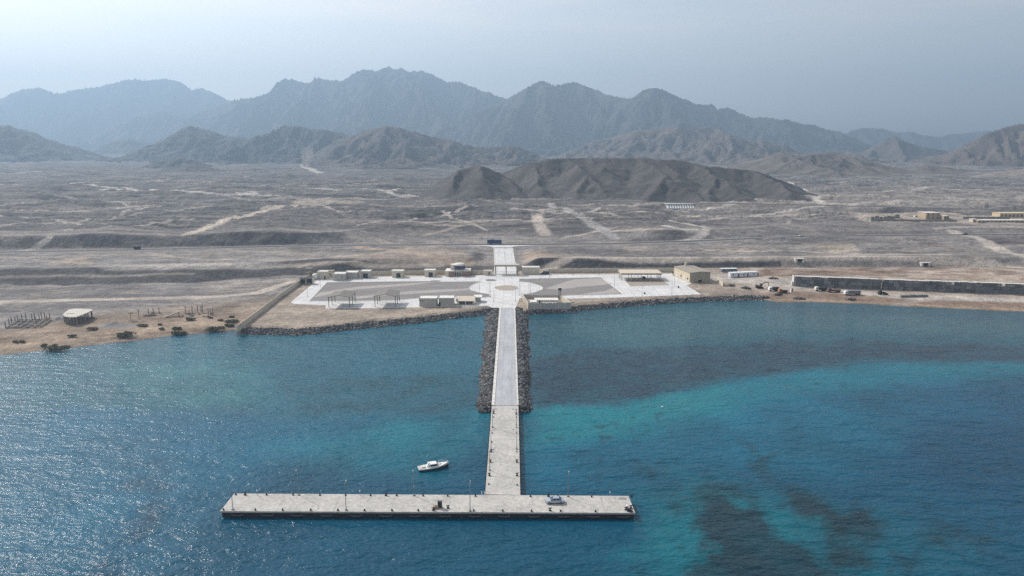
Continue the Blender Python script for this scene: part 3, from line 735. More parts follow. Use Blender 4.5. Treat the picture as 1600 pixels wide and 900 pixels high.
def copy_tree(o, parent=None):
    c = o.copy(); COL.objects.link(c)
    if parent is not None: c.parent = parent
    for ch in list(o.children): copy_tree(ch, c)
    return c
def repeat(proto, spots, labels=None):
    """the proto stands on the first spot, copies on the others"""
    out = []
    for i, (x, y, z, rz) in enumerate(spots):
        o = proto if i == 0 else copy_tree(proto)
        o.location = (x, y, z); o.rotation_euler = (0, 0, rz)
        if labels: o['label'] = labels[i]
        out.append(o)
    return out

CONC = mat("pier_concrete", (0.45, 0.435, 0.41), 0.9, 0.32, 0.16, bump=0.02)
CONC_D = mat("shade_dark_concrete", (0.035, 0.035, 0.037), 0.9, 0.35, 0.5)  # pier walls: the shade on them is put into a near-black colour
PAVE = mat("concrete_paving", (0.64, 0.635, 0.63), 0.9, 0.2, 0.07, slabs=(5.0, 5.0, 0.12))
PAVE_G = mat("grey_concrete_road", (0.42, 0.43, 0.45), 0.9, 0.2, 0.1, streak=(1, 0.15, 1), slabs=(3.5, 6.0, 0.08))
KERB = mat("white_kerb", (0.63, 0.61, 0.58), 0.9, 0.12, 0.3)
GRAVEL = mat("grey_gravel", (0.22, 0.205, 0.2), 0.95, 0.22, 0.05, streak=(0.4, 1.6, 1))
GRAVEL_L = mat("pale_gravel", (0.37, 0.34, 0.32), 0.95, 0.15, 0.06)
SANDY = mat("sandy_soil", (0.35, 0.3, 0.25), 0.95, 0.2, 0.1)
ASPH = mat("asphalt", (0.075, 0.075, 0.08), 0.9, 0.2, 0.1)
CREAM = mat("cream_render", (0.6, 0.54, 0.44), 0.9, 0.1, 0.3)
GREYW = mat("grey_render", (0.47, 0.45, 0.41), 0.9, 0.12, 0.3)
ROOFW = mat("white_roof_screed", (0.72, 0.7, 0.66), 0.9, 0.1, 0.4)
ROOFT = mat("tan_roof_sheet", (0.33, 0.29, 0.24), 0.7, 0.1, 0.3)
ROOFB = mat("beige_roof_sheet", (0.6, 0.52, 0.42), 0.7, 0.08, 0.3)
GLASS = mat("dark_glass", (0.02, 0.03, 0.05), 0.12, 0.2, 1.0, spec=0.6)
BLUEG = mat("blue_glass", (0.015, 0.03, 0.09), 0.12, 0.2, 0.6, spec=0.6)
DARKM = mat("dark_metal", (0.05, 0.05, 0.055), 0.6, 0.25, 2.0, metal=0.3)
BLACK = mat("black_rubber", (0.018, 0.018, 0.02), 0.85, 0.3, 3.0)
STEEL = mat("galvanised_steel", (0.3, 0.31, 0.33), 0.5, 0.12, 2.0, metal=0.5)
WHITE = mat("white_paint", (0.78, 0.78, 0.77), 0.45, 0.05, 1.5)
BRICK = mat("red_brown_panel", (0.27, 0.19, 0.15), 0.9, 0.25, 1.2)
WOOD = mat("weathered_wood", (0.33, 0.25, 0.17), 0.9, 0.25, 2.0)
ROCK = mat("armour_rock", (0.15, 0.138, 0.13), 0.95, 0.55, 0.35)
BLOCKM = mat("cast_block_concrete", (0.17, 0.172, 0.178), 0.9, 0.28, 0.22)
RUIN = mat("raw_concrete", (0.25, 0.23, 0.21), 0.95, 0.25, 0.8)
SHRUB = mat("dusty_shrub", (0.14, 0.14, 0.1), 0.9, 0.45, 0.8)
SHRUBD = mat("dry_shrub", (0.22, 0.175, 0.13), 0.9, 0.35, 0.8)
TRUNK = mat("woody_stem", (0.1, 0.075, 0.05), 0.9, 0.3, 2.0)

# ---------------------------------------------------------------- pier
DECK = 1.6
def P(px, py, z=DECK): return G(px, py, z)
hBL, hBR, hFR, hFL = P(366, 771), P(982, 774.8), P(992.5, 801.3), P(344, 798.6)
tL0, tR0, tL1, tR1 = P(758, 772.5), P(813, 773.4), P(768.6, 633), P(810, 633)
pier = thing("pier", "long pale concrete pier with a T-shaped head standing in the blue sea", "pier", (0, hFL[1], 0))
oy = hFL[1]
def loc(p): return (p[0], p[1] - oy)
def inset(poly, k):
    cx = sum(p[0] for p in poly) / len(poly); cy = sum(p[1] for p in poly) / len(poly)
    return [(p[0] + math.copysign(min(k, abs(p[0] - cx)), cx - p[0]), p[1] + math.copysign(min(k, abs(p[1] - cy)), cy - p[1])) for p in poly]
head = [loc(p) for p in (hFL, hFR, hBR, hBL)]; trunk = [loc((tL0[0], tL0[1] + 0.05)), loc((tR0[0], tR0[1] + 0.05)), loc(tR1), loc(tL1)]
MB().prism(head, DECK - 0.42, DECK).build("head_deck", CONC, pier)
MB().prism(trunk, DECK - 0.42, DECK - 0.003).build("trunk_deck", CONC, pier)
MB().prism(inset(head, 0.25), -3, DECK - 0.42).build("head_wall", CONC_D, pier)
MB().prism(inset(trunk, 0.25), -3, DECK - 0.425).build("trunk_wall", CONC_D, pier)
nF = 14
for i in range(nF):                                   # drum fenders slung along the seaward face
    t = (i + 0.6) / nF
    x = head[0][0] + t * (head[1][0] - head[0][0]); y = head[0][1] + t * (head[1][1] - head[0][1]) + 0.02
    m = MB()
    pts = [(x + 1.5 * math.sin(a), y - 0.16, 0.85 - 0.35 * math.cos(a)) for a in np.linspace(-1.4, 1.4, 7)]
    for p, q in zip(pts, pts[1:]): m.tube(p, q, 0.17, 7)
    m.build("fender", mat("worn_rubber", (0.1, 0.098, 0.1), 0.8, 0.3, 2.0), pier)
for i in range(15):                                   # rubber bumpers down the trunk
    t = (i + 0.5) / 15
    for a, b, sx in ((trunk[0], trunk[3], -1), (trunk[1], trunk[2], 1)):
        x = a[0] + t * (b[0] - a[0]); y = a[1] + t * (b[1] - a[1])
        if sx > 0 and i % 2: continue
        MB().box(x - 0.22, x + 0.22, y - 0.9, y + 0.9, 0.15, DECK - 0.12).build("bumper", BLACK, pier)
JT = mat("joint_tar", (0.27, 0.26, 0.25), 0.9, 0.3, 0.5)
for py in (656, 668, 687, 700, 722, 745):             # expansion joints in the trunk deck
    a, b = loc(P(740, py)), loc(P(840, py))
    xl = trunk[0][0] + (a[1] - trunk[0][1]) / (trunk[3][1] - trunk[0][1]) * (trunk[3][0] - trunk[0][0]); xr = trunk[1][0] + (a[1] - trunk[1][1]) / (trunk[2][1] - trunk[1][1]) * (trunk[2][0] - trunk[1][0])
    MB().box(xl + 0.5, xr - 0.5, a[1] - 0.05, a[1] + 0.05, DECK - 0.01, DECK + 0.003).build("joint", JT, pier)
for px in (430, 520, 610, 700, 880, 945):
    p, q = loc(P(px, 800)), loc(P(px, 775))
    MB().box(p[0] - 0.05, p[0] + 0.05, p[1] + 0.4, q[1] - 0.4, DECK - 0.01, DECK + 0.004).build("joint", JT, pier)

def bollard(name, label, group, k):
    b = thing(name, label, "bollard", group=group)
    MB().lathe([(0.42 * k, 0), (0.42 * k, 0.06), (0.22 * k, 0.1), (0.2 * k, 0.42 * k)], 12).build("stem", BLACK, b, True)
    MB().lathe([(0.2 * k, 0.4 * k), (0.36 * k, 0.5 * k), (0.36 * k, 0.62 * k), (0.15 * k, 0.72 * k)], 12).build("cap", BLACK, b, True)
    return b
front = [349.2, 399, 441.5, 485.5, 528, 569.5, 612.5, 653.5, 740, 785.5, 830.5, 876, 930.5]
back = [368.5, 416.5, 458, 500, 540, 579, 620, 661, 699.5, 743, 829, 872, 924.5]
def hf(px): return 798.0 + (px - 344) / (992 - 344) * 2.7 - 1.2
def hb(px): return 771.0 + (px - 366) / (982 - 366) * 3.8 + 2.0
repeat(bollard("mooring_bollard", "small black mooring bollard on the seaward edge of the pier head", "bollards along the seaward edge of the pier head", 0.6),
       [(*P(px, hf(px)), DECK, 0) for px in front])
repeat(bollard("mooring_bollard", "small black mooring bollard on the landward edge of the pier head", "bollards along the landward edge of the pier head", 0.6),
       [(*P(px, hb(px)), DECK, 0) for px in back])
def trunk_x(py, side):
    a, b = (tL0, tL1) if side < 0 else (tR0, tR1); y = P(790, py)[1]
    return a[0] + (y - a[1]) / (b[1] - a[1]) * (b[0] - a[0]) - side * 0.75, y
repeat(bollard("mooring_bollard", "small black mooring bollard on the left edge of the pier trunk", "bollards along the left edge of the pier trunk", 0.5),
       [(*trunk_x(py, -1), DECK, 0) for py in (630, 641, 652, 677, 691, 757)])
repeat(bollard("mooring_bollard", "small black mooring bollard on the right edge of the pier trunk", "bollards along the right edge of the pier trunk", 0.5),
       [(*trunk_x(py, 1), DECK, 0) for py in (641, 652, 664, 677, 706, 758)])
def tee_bollard(label, group=None):
    b = thing("tee_bollard", label, "bollard", group=group)
    MB().box(-0.3, 0.3, -0.3, 0.3, 0, 0.1).build("base_plate", DARKM, b)
    MB().tube((0, 0, 0.1), (0, 0, 0.75), 0.17, 12).build("post", DARKM, b, True)
    MB().tube((-0.4, 0, 0.66), (0.4, 0, 0.66), 0.12, 10).build("cross_bar", DARKM, b, True)
    return b
tb = tee_bollard("large black T-shaped mooring post beside the edge of the pier trunk", "large mooring posts on the pier trunk")
repeat(tb, [(*trunk_x(py, s), DECK, 0.2) for py, s in ((646, -1), (647, 1), (722, -1), (722, 1), (743, -1), (743, 1), (706, -1))])
tb2 = copy_tree(tb); del tb2['group']
repeat(tb2, [(*P(x, y), DECK, 0) for x, y in ((383, 773.2), (603, 774.2), (857, 775.6), (677, 797.4), (859.5, 797.9), (700, 794), (987, 777))],
       ["large black mooring post near the left back corner of the pier head", "large black mooring post on the back edge midway along the left arm",
        "large black mooring post on the pier edge behind the parked car", "large black mooring post left of the dark upright cabinet",
        "large black mooring post on the seaward edge in front of the parked car", "large dark mooring post right of the dark upright cabinet", "large black mooring post at the right back corner of the pier head"])
def lamp_post(label, h, group=None, arms=1):
    b = thing("lamp_post", label, "lamp post", group=group)
    MB().box(-0.22, 0.22, -0.22, 0.22, 0, 0.3).build("base", STEEL, b)
    MB().tube((0, 0, 0.3), (0, 0, h), 0.085, 8, 0.05).build("pole", STEEL, b, True)
    MB().tube((-0.06 if arms == 2 else 0, 0, h - 0.06), (0.9, 0, h + 0.12), 0.04, 6).build("arm", STEEL, b)
    MB().box(0.75, 1.35, -0.13, 0.13, h + 0.06, h + 0.18).build("lamp_head", STEEL, b)
    return b
lp = lamp_post("tall thin steel lamp post on the pier head", 7.0, "lamp posts on the pier head")
repeat(lp, [(*P(x, y), DECK, r) for x, y, r in ((364, 796.4, 1.5), (467, 773.5, -1.5), (541, 797.3, 1.5), (647, 774.2, -1.5), (734.5, 798.5, 1.5), (887.5, 775.8, -1.5))])
lp2 = lamp_post("tall thin steel lamp post on the edge of the pier trunk", 6.0, "lamp posts on the pier trunk")
repeat(lp2, [(*trunk_x(py, s), DECK, 0 if s < 0 else math.pi) for py, s in ((668, -1), (668.5, 1), (703, -1), (702, 1), (735, -1))])
# small fittings on the pier
cab = thing("cabinet", "dark grey upright cabinet standing on the pier head beside a wooden pallet", "cabinet", (*P(687.5, 793.5), DECK))
MB().box(-0.5, 0.5, -0.35, 0.35, 0.12, 1.65).build("body", mat("cabinet_grey", (0.09, 0.09, 0.1), 0.6, 0.2, 2.0), cab)
MB().box(-0.62, 0.62, -0.5, 0.5, 0, 0.12).build("plinth", CONC, cab)
MB().box(-0.55, 0.55, -0.4, 0.4, 1.65, 1.72).build("top", DARKM, cab)
MB().box(-0.44, 0.44, -0.38, -0.353, 0.2, 1.55).build("door", DARKM, cab)
pal = thing("pallet", "sand coloured wooden pallet stack left of the dark cabinet", "pallet", (*P(681, 794), DECK), 0.2)
m = MB()
for k in range(5): m.box(-0.6 + k * 0.26, -0.44 + k * 0.26, -0.5, 0.5, 0.5, 0.55)
for k in (-0.5, -0.05, 0.4): m.box(-0.6, 0.6, k, k + 0.1, 0.3, 0.497)
m.build("top_boards", WOOD, pal); MB().box(-0.58, 0.58, -0.48, 0.48, 0, 0.29).build("boxes", WOOD, pal)
for x, y, lb in ((402, 773.5, "thin pale marker post on the left arm of the pier head"), (562.5, 774, "thin pale marker post on the landward edge midway along the left arm"), (953, 776, "thin pale marker post near the right end of the pier head")):
    b = thing("marker_post", lb, "post", (*P(x, y), DECK))
    MB().tube((0, 0, 0), (0, 0, 1.3), 0.06, 8).build("pole", STEEL, b); MB().box(-0.14, 0.14, -0.06, 0.06, 1.05, 1.35).build("plate", WHITE, b)
ld = thing("ladder", "white tubular ladder rails in the corner where pier trunk meets pier head", "ladder", (*P(755, 773.5), DECK))
for s in (-0.35, 0.35): MB().tube((s, 0, -1.5), (s, 0.15, 0.9), 0.045, 6).tube((s, 0.15, 0.9), (s, -0.6, 0.9), 0.045, 6).tube((s, -0.6, 0.9), (s, -0.6, 0.0), 0.045, 6).build("rail", WHITE, ld)
m = MB()
for k in range(6): m.tube((-0.35, 0.03, -1.4 + 0.3 * k), (0.35, 0.03, -1.4 + 0.3 * k), 0.03, 6)
m.build("rungs", WHITE, ld)
rp = thing("rope_coil", "dark coil of rope lying on the right end of the pier head", "rope", (*P(985.5, 799), DECK))
m = MB()
for j in range(3):
    pts = [((0.5 - 0.06 * j) * math.cos(a), (0.5 - 0.06 * j) * math.sin(a), 0.07 + 0.11 * j) for a in np.linspace(0, 2 * math.pi, 15)]
    for p, q in zip(pts, pts[1:]): m.tube(p, q, 0.06, 6)
m.build("coil", DARKM, rp)
dr = thing("drum", "white drum between the dark mooring fittings at the right end of the pier", "drum", (*P(980, 794.5), DECK))
MB().lathe([(0.3, 0), (0.32, 0.02), (0.32, 0.3), (0.335, 0.32), (0.32, 0.34), (0.32, 0.85), (0.29, 0.88)], 14).build("body", WHITE, dr, True); MB().lathe([(0.06, 0.88), (0.06, 0.93)], 8, (0.12, 0, 0)).build("bung", DARKM, dr)
for x, y, lb in ((978, 796.5, "large dark mooring post left of the white drum"), (981.5, 798.8, "large dark mooring post in front of the white drum"), (985.8, 794, "large dark mooring post right of the white drum on the pier end")):
    c = copy_tree(tb2); c.location = (*P(x, y), DECK); c['label'] = lb
mat_ = tag(MB().box(-0.9, 0.9, -0.5, 0.5, 0, 0.05).build("mat", mat("grey_mat", (0.25, 0.26, 0.25), 0.95, 0.2, 2.0)), "grey flat sheet lying near the right back corner of the pier head", "mat"); mat_.location = (*P(972.5, 779), DECK)

# ---------------------------------------------------------------- parked car on the pier head
def car(label, loc, rz, paint, kind="parked_car", cat="car", group=None):
    c = thing(kind, label, cat, loc, rz, group)
    # length along x, nose at -x
    prof = [(-2.15, 0.38), (-2.2, 0.55), (-2.1, 0.78), (-1.15, 0.92), (1.55, 0.95), (2.1, 0.9), (2.18, 0.6), (2.12, 0.34)]
    rings = []
    for y, kx, kz in ((-0.84, 0.97, -0.03), (-0.78, 1.0, 0.0), (0.78, 1.0, 0.0), (0.84, 0.97, -0.03)):
        rings.append([(a * kx, y, z + (kz if z > 0.6 else 0)) for a, z in prof])
    MB().loft(rings).build("body", paint, c)
    roof = [(-0.3, 1.38), (0.95, 1.4)]
    MB().add([(-1.12, -0.74, 0.9), (1.62, -0.74, 0.92), (1.62, 0.74, 0.92), (-1.12, 0.74, 0.9), (-0.38, -0.58, 1.38), (0.98, -0.58, 1.39), (0.98, 0.58, 1.39), (-0.38, 0.58, 1.38)],
             [(0, 1, 5, 4), (1, 2, 6, 5), (2, 3, 7, 6), (3, 0, 4, 7), (4, 5, 6, 7)]).build("glasshouse", GLASS, c)
    MB().box(-0.42, 1.02, -0.6, 0.6, 1.375, 1.42, 0.06, 0.06).build("roof", paint, c)
    m = MB()
    for s in (-1, 1):
        for (x0, x1) in ((-1.14, -0.4), (0.3, 0.3), (1.62, 1.0)):
            m.tube((x0, 0.745 * s, 0.9), (x1, 0.59 * s, 1.39), 0.045, 6)
    m.build("pillars", paint, c)
    for s in (-1, 1):
        for x in (-1.35, 1.3):
            w = MB().tube((x, s * 0.6, 0.31), (x, s * 0.86, 0.31), 0.31, 14).build("wheel", BLACK, c)
            MB().tube((x, s * 0.85, 0.31), (x, s * 0.875, 0.31), 0.18, 10).build("rim", STEEL, w)
        MB().box(-2.2, -2.12, s * 0.62 - 0.16, s * 0.62 + 0.16, 0.58, 0.72).build("headlight", WHITE, c)
        MB().box(2.13, 2.19, s * 0.64 - 0.13, s * 0.64 + 0.13, 0.66, 0.82).build("tail_light", mat("red_lens", (0.3, 0.02, 0.02), 0.3, 0.1, 1.0), c)
    MB().box(-2.26, -2.14, -0.72, 0.72, 0.36, 0.5).build("bumper", DARKM, c); MB().box(2.12, 2.24, -0.72, 0.72, 0.36, 0.5).build("bumper", DARKM, c)
    return c
SILVER = mat("silver_blue_paint", (0.38, 0.45, 0.54), 0.28, 0.05, 1.0, metal=0.35, spec=0.5)
car("silver blue saloon car parked on the right arm of the pier head", (*P(867, 785.2), DECK), 0.04, SILVER)

# ---------------------------------------------------------------- boat
bx, by = G(677, 731.5, 0)
boat = thing("motor_boat", "small white cabin boat with a black hull moored left of the pier trunk", "boat", (bx, by, 0), R(17))
st = [(-4.1, 1.15, 0.62), (-3.0, 1.3, 0.64), (-1.0, 1.38, 0.72), (1.2, 1.25, 0.86), (2.8, 0.8, 1.05), (3.8, 0.3, 1.22), (4.25, 0.04, 1.32)]
lo, hi, dk = [], [], []
for x, w, z in st:
    lo.append([(x, -w * 0.95, z * 0.62), (x - 0.05, -w * 0.7, -0.3), (x - 0.05, 0, -0.45), (x - 0.05, w * 0.7, -0.3), (x, w * 0.95, z * 0.62)])
    hi.append([(x, -w, z), (x, -w * 0.95 - 0.012, z * 0.62), (x, w * 0.95 + 0.012, z * 0.62), (x, w, z)])
MB().loft(lo).build("hull", mat("black_hull", (0.02, 0.018, 0.02), 0.4, 0.2, 1.0), boat, True)
MB().loft(hi).build("topsides", WHITE, boat)
m = MB()
for a, b in zip(st, st[1:]):
    for s in (-1, 1): m.tube((a[0], s * a[1], a[2] + 0.03), (b[0], s * b[1], b[2] + 0.03), 0.06, 6)
m.build("gunwale", WHITE, boat)
MB().loft([[(-1.2, -0.95, 0.7), (-1.2, 0.95, 0.7), (-1.0, 0.85, 1.55), (-1.0, -0.85, 1.55)], [(1.6, -0.8, 0.85), (1.6, 0.8, 0.85), (0.9, 0.65, 1.6), (0.9, -0.65, 1.6)]]).build("cabin", WHITE, boat)
MB().box(-1.25, 0.85, -0.92, 0.92, 1.56, 1.66, 0.05, 0.05).build("cabin_roof", WHITE, boat)
for s in (-1, 1): MB().add([(-0.9, s * 0.935, 0.98), (1.2, s * 0.84, 1.02), (0.95, s * 0.76, 1.42), (-0.9, s * 0.89, 1.42)], [(0, 1, 2, 3)] if s < 0 else [(3, 2, 1, 0)]).build("side_window", BLUEG, boat)
MB().loft([[(1.5, -0.62, 1.02), (1.5, 0.62, 1.02), (1.2, 0.55, 1.45), (1.2, -0.55, 1.45)], [(1.53, -0.62, 1.02), (1.53, 0.62, 1.02), (1.23, 0.55, 1.45), (1.23, -0.55, 1.45)]]).build("windscreen", BLUEG, boat)
MB().loft([[(-1.9, -0.5, 0.7), (-1.9, 0.5, 0.7), (-1.35, 0.45, 1.9), (-1.35, -0.45, 1.9)], [(-1.25, -0.5, 0.7), (-1.25, 0.5, 0.7), (-1.15, 0.45, 1.95), (-1.15, -0.45, 1.95)]]).build("flybridge", WHITE, boat)
MB().tube((-1.25, 0, 1.9), (-1.25, 0, 3.1), 0.04, 6).build("mast", STEEL, boat)
MB().box(-3.9, -2.0, -0.95, 0.95, 0.64, 0.72).build("stern_deck", mat("boat_deck", (0.5, 0.48, 0.46), 0.7, 0.12, 1.5), boat)
MB().box(-3.3, -2.3, -0.4, 0.4, 0.72, 1.05).build("engine_box", WHITE, boat)
MB().box(1.7, 3.3, -0.35, 0.35, 0.9, 1.0).build("fore_hatch", mat("teak", (0.28, 0.2, 0.13), 0.8, 0.2, 1.5), boat)
m = MB(); pr = [(1.6, 1.12), (2.8, 0.75), (3.8, 0.28), (4.25, 0.0)]
for s in (-1, 1):
    for a, b in zip(pr, pr[1:]): m.tube((a[0], s * a[1], 1.55), (b[0], s * b[1], 1.75), 0.03, 6)
    for a in pr: m.tube((a[0], s * a[1], 0.9), (a[0], s * a[1], 1.62), 0.025, 6)
m.build("bow_rail", WHITE, boat)
MB().tube((-4.05, -0.9, 0.6), (-4.05, -0.9, 1.7), 0.03, 6).build("stern_staff", STEEL, boat)
bu = tag(MB().lathe([(0.02, -0.3), (0.3, -0.15), (0.36, 0.08), (0.25, 0.3), (0.05, 0.4)], 12).build("buoy", WHITE, None, True), "small white mooring buoy floating right of the pier trunk", "buoy"); bu.location = (*G(1035, 636, 0), 0)

# ---------------------------------------------------------------- causeway, rock armour, port platform
_ico = []
ph = (1 + 5 ** 0.5) / 2
_iv = np.array([(-1, ph, 0), (1, ph, 0), (-1, -ph, 0), (1, -ph, 0), (0, -1, ph), (0, 1, ph), (0, -1, -ph), (0, 1, -ph), (ph, 0, -1), (ph, 0, 1), (-ph, 0, -1), (-ph, 0, 1)]) / 1.9
_if = np.array([(0, 11, 5), (0, 5, 1), (0, 1, 7), (0, 7, 10), (0, 10, 11), (1, 5, 9), (5, 11, 4), (11, 10, 2), (10, 7, 6), (7, 1, 8), (3, 9, 4), (3, 4, 2), (3, 2, 6), (3, 6, 8), (3, 8, 9), (4, 9, 5), (2, 4, 11), (6, 2, 10), (8, 6, 7), (9, 8, 1)])
def rocks(name, spots, seed, lo=0.45, hi=1.05):
    """a heap of tumbled boulders"""
    rg = np.random.RandomState(seed); n = len(spots)
    sp = np.array(spots)
    v = _iv[None] * (1 + 0.35 * (rg.rand(n, 12, 1) - 0.5)) 
    ang = rg.rand(n) * 6.28; ca, sa = np.cos(ang)[:, None], np.sin(ang)[:, None]
    x, y, z = v[..., 0] * (0.8 + 0.5 * rg.rand(n, 1)), v[..., 1] * (0.7 + 0.4 * rg.rand(n, 1)), v[..., 2] * (0.55 + 0.4 * rg.rand(n, 1))
    tl = (rg.rand(n, 1) - 0.5) * 1.2
    y, z = y * np.cos(tl) - z * np.sin(tl), y * np.sin(tl) + z * np.cos(tl)
    s = (lo + (hi - lo) * rg.rand(n, 1) ** 2)
    co = np.stack([(x * ca - y * sa) * s, (x * sa + y * ca) * s, z * s], -1) + sp[:, None, :]
    fi = (_if[None] + 12 * np.arange(n)[:, None, None]).reshape(-1, 3)
    me = bpy.data.meshes.new(name); me.vertices.add(n * 12); me.vertices.foreach_set('co', co.astype(np.float32).ravel())
    me.loops.add(fi.size); me.loops.foreach_set('vertex_index', fi.ravel().astype(np.int32))
    me.polygons.add(len(fi)); me.polygons.foreach_set('loop_start', np.arange(0, fi.size, 3, dtype=np.int32)); me.update(calc_edges=True)
    tone = np.repeat(0.42 + 1.4 * rg.rand(n) ** 2.2, 12)
    at = me.attributes.new('soil', 'FLOAT_COLOR', 'POINT')
    base = np.array((0.125, 0.123, 0.125)); c = np.ones((n * 12, 4)); c[:, :3] = base * tone[:, None]
    at.data.foreach_set('color', c.astype(np.float32).ravel())
    return setting(link(name, me, mat_attr("armour_boulders", fine=((0.9, 0.25),))), 'stuff')
cL0, cL1, cR0, cR1 = G(768, 633, 1.8), G(780.3, 481, 2.1), G(810.3, 633, 1.8), G(805, 481, 2.1)
road_l = G(772.8, 633, 1.8)[0] - cL0[0]
def strip(name, pts, z, m, th=0.3):
    return setting(MB().prism(pts, z - th, z).build(name, m))
cw = MB(); ext = 3.0
cw.loft([[(cL0[0], cL0[1], 1.5), (cR0[0], cR0[1], 1.5), (cR0[0], cR0[1], 1.72), (cL0[0], cL0[1], 1.72)], [(cL1[0], cL1[1] + ext, 1.9), (cR1[0], cR1[1] + ext, 1.9), (cR1[0], cR1[1] + ext, 2.2), (cL1[0], cL1[1] + ext, 2.2)]])
setting(cw.build("causeway_road", PAVE_G))
for a, b, s, w in ((cL0, cL1, 1, road_l), (cR1, cR0, -1, 0.5)):
    if s < 0: a, b = b, a
    m = MB(); n = 26
    for k in range(n):
        t0, t1 = k / n, (k + 1) / n - 0.002
        q = lambda t, o, z: (a[0] + t * (b[0] - a[0]) + o * s, a[1] + t * (b[1] - a[1]), 1.72 + 0.45 * t + z)
        m.loft([[q(t0, 0, -0.3), q(t0, w, -0.3), q(t0, w, 0.16), q(t0, 0, 0.16)], [q(t1, 0, -0.3), q(t1, w, -0.3), q(t1, w, 0.16), q(t1, 0, 0.16)]])
    setting(m.build("causeway_kerb", KERB))
rg = np.random.RandomState(5)
bl = MB(); spots = []
yA, yB = cL0[1] - 2.0, cL1[1] + 4
bl.prism([(cL0[0] - 3.4, yA + 3), (cL0[0], yA + 2.2), (cR0[0], yA + 2.2), (cR0[0] + 3.2, yA + 3), (cR1[0] + 6, yB), (cL1[0] - 6, yB)], -3, 0.5)
setting(bl.build("causeway_berm", ROCK))
for side, c0, c1, w0, w1 in ((-1, cL0, cL1, G(768, 634, 0)[0] - G(744.5, 634, 0)[0] - 0.5, G(779, 492, 0)[0] - G(757, 492, 0)[0]), (1, cR0, cR1, G(830, 634, 0)[0] - G(810, 634, 0)[0] - 0.5, G(826, 492, 0)[0] - G(805, 492, 0)[0])):
    for _ in range(3300):
        t = rg.rand(); u = rg.rand(); w = (w0 + t * (w1 - w0)) * (1 + 0.1 * math.sin(t * 31) + 0.06 * math.sin(t * 77))
        xe = c0[0] + t * (c1[0] - c0[0]); y = c0[1] - 1.0 + t * (c1[1] - c0[1] + 5)
        zt = 1.6 + 0.4 * t
        spots.append((xe + side * (0.3 + u * w), y, zt * min(1.0, 1.6 * (1 - u)) - 0.35 - 0.25 * u))
for _ in range(260):
    x = cL0[0] + rg.rand() * 0.1 - 0.2 - 3.8 * rg.rand() if rg.rand() < 0.5 else cR0[0] + 3.4 * rg.rand()
    spots.append((x, cL0[1] - 0.2 - 1.8 * rg.rand(), -0.15 + 0.5 * rg.rand()))
rocks("rock_armour", spots, 1, 0.38, 1.0)
def wall_rocks(px0, px1, n, seed, inner=5.0):
    x0, x1 = G(px0, 520 if px0 < 700 else 490, 0)[0], G(px1, 490, 0)[0] if px1 < 900 else G(px1, 468.5, 0)[0]
    out = []; rg = np.random.RandomState(seed)
    while len(out) < n:
        x = x0 + rg.rand() * (x1 - x0); u = rg.rand() * inner - 0.6
        y = np.interp(x, _sx, _sy) + u + 0.5 * math.sin(x * 0.7)
        out.append((x, y, max(-0.3, min(2.15, -1.4 + u * 0.42 + 1.35)) - 0.15 + 0.25 * rg.rand()))
    return out
rocks("rock_armour", wall_rocks(370, 768, 3900, 3, 5.0), 6, 0.36, 0.95)
rocks("rock_armour", wall_rocks(822, 1190, 3000, 4, 4.6), 7, 0.36, 0.95)

PZ = 2.2
def Q(px, py, z=PZ): return G(px, py, z)
def poly(pts, z=PZ): return [G(a, b, z) for a, b in pts]
outer = [(454, 473), (460, 475), (509, 477), (509, 482.3), (656, 480.3), (712, 479), (762, 477.8), (769, 481), (806, 481), (812, 466), (890, 466.6), (940, 465.8), (1096, 460), (1073, 446.5), (1082, 441.8), (1077, 441.8),
         (1052, 431), (1050, 427.6), (960, 428.6), (850, 429), (808, 429.6), (771, 429.8), (690, 431.5), (560, 433), (500, 434.5), (495, 438)]
strip("port_paving", poly(outer), 2.25, PAVE, 0.15)
def infield(pts, m=GRAVEL, z=2.256, kerb=0.55, name="gravel_field"):
    g = poly(pts); setting(MB().prism(g, z - 0.05, z).build(name, m))
    if kerb:
        k = MB(); n = len(g)
        cx = sum(p[0] for p in g) / n; cy = sum(p[1] for p in g) / n
        area = sum(g[i][0] * g[(i + 1) % n][1] - g[(i + 1) % n][0] * g[i][1] for i in range(n)); sg = 1 if area > 0 else -1
        for i in range(n):
            a, b = Vector((*g[i], 0)), Vector((*g[(i + 1) % n], 0)); d = (b - a)
            if d.length < 0.01: continue
            d.normalize(); nrm = Vector((d.y, -d.x, 0)) * sg
            q = [a, b, b + nrm * kerb, a + nrm * kerb]
            k.prism([(p.x, p.y) for p in q], 2.2, 2.38 + 0.002 * (i % 3))
        setting(k.build("kerb", KERB))
infield([(483.5, 470.6), (511, 441.6), (600, 440.4), (668, 439.8), (690, 440.6), (753, 440.2), (745, 442), (736.5, 446), (733, 449.5), (736, 454), (750, 457.8), (765, 460), (764, 464), (751, 465.6), (713, 464), (653, 466), (620, 469.3), (540, 470.5)])
infield([(811.5, 436), (870, 435), (939, 433.7), (972, 459.8), (930, 460.9), (890, 461.4), (877, 462.5), (820, 462.8), (814, 461), (834, 457.6), (846, 453.8), (849, 450.2), (843, 446), (826, 441.4), (811.5, 440)])
infield([(975, 437.5), (1034, 436.8), (1046, 445.5), (985, 447.4)], SANDY)
for pts in ([(489, 465), (500, 457), (560, 448), (660, 441.5), (680, 441), (640, 446), (560, 452)], [(552, 464), (640, 455), (733, 450.5), (736, 453), (690, 456.5), (600, 462), (560, 467)]):
    setting(MB().prism(poly(pts), 2.2, 2.262).build("gravel_path", GRAVEL_L))
setting(MB().prism(poly([(852, 451), (872, 444), (898, 436.3), (938, 434.6), (957, 444), (905, 448.5), (872, 452.8)]), 2.2, 2.262).build("gravel_path", GRAVEL_L))
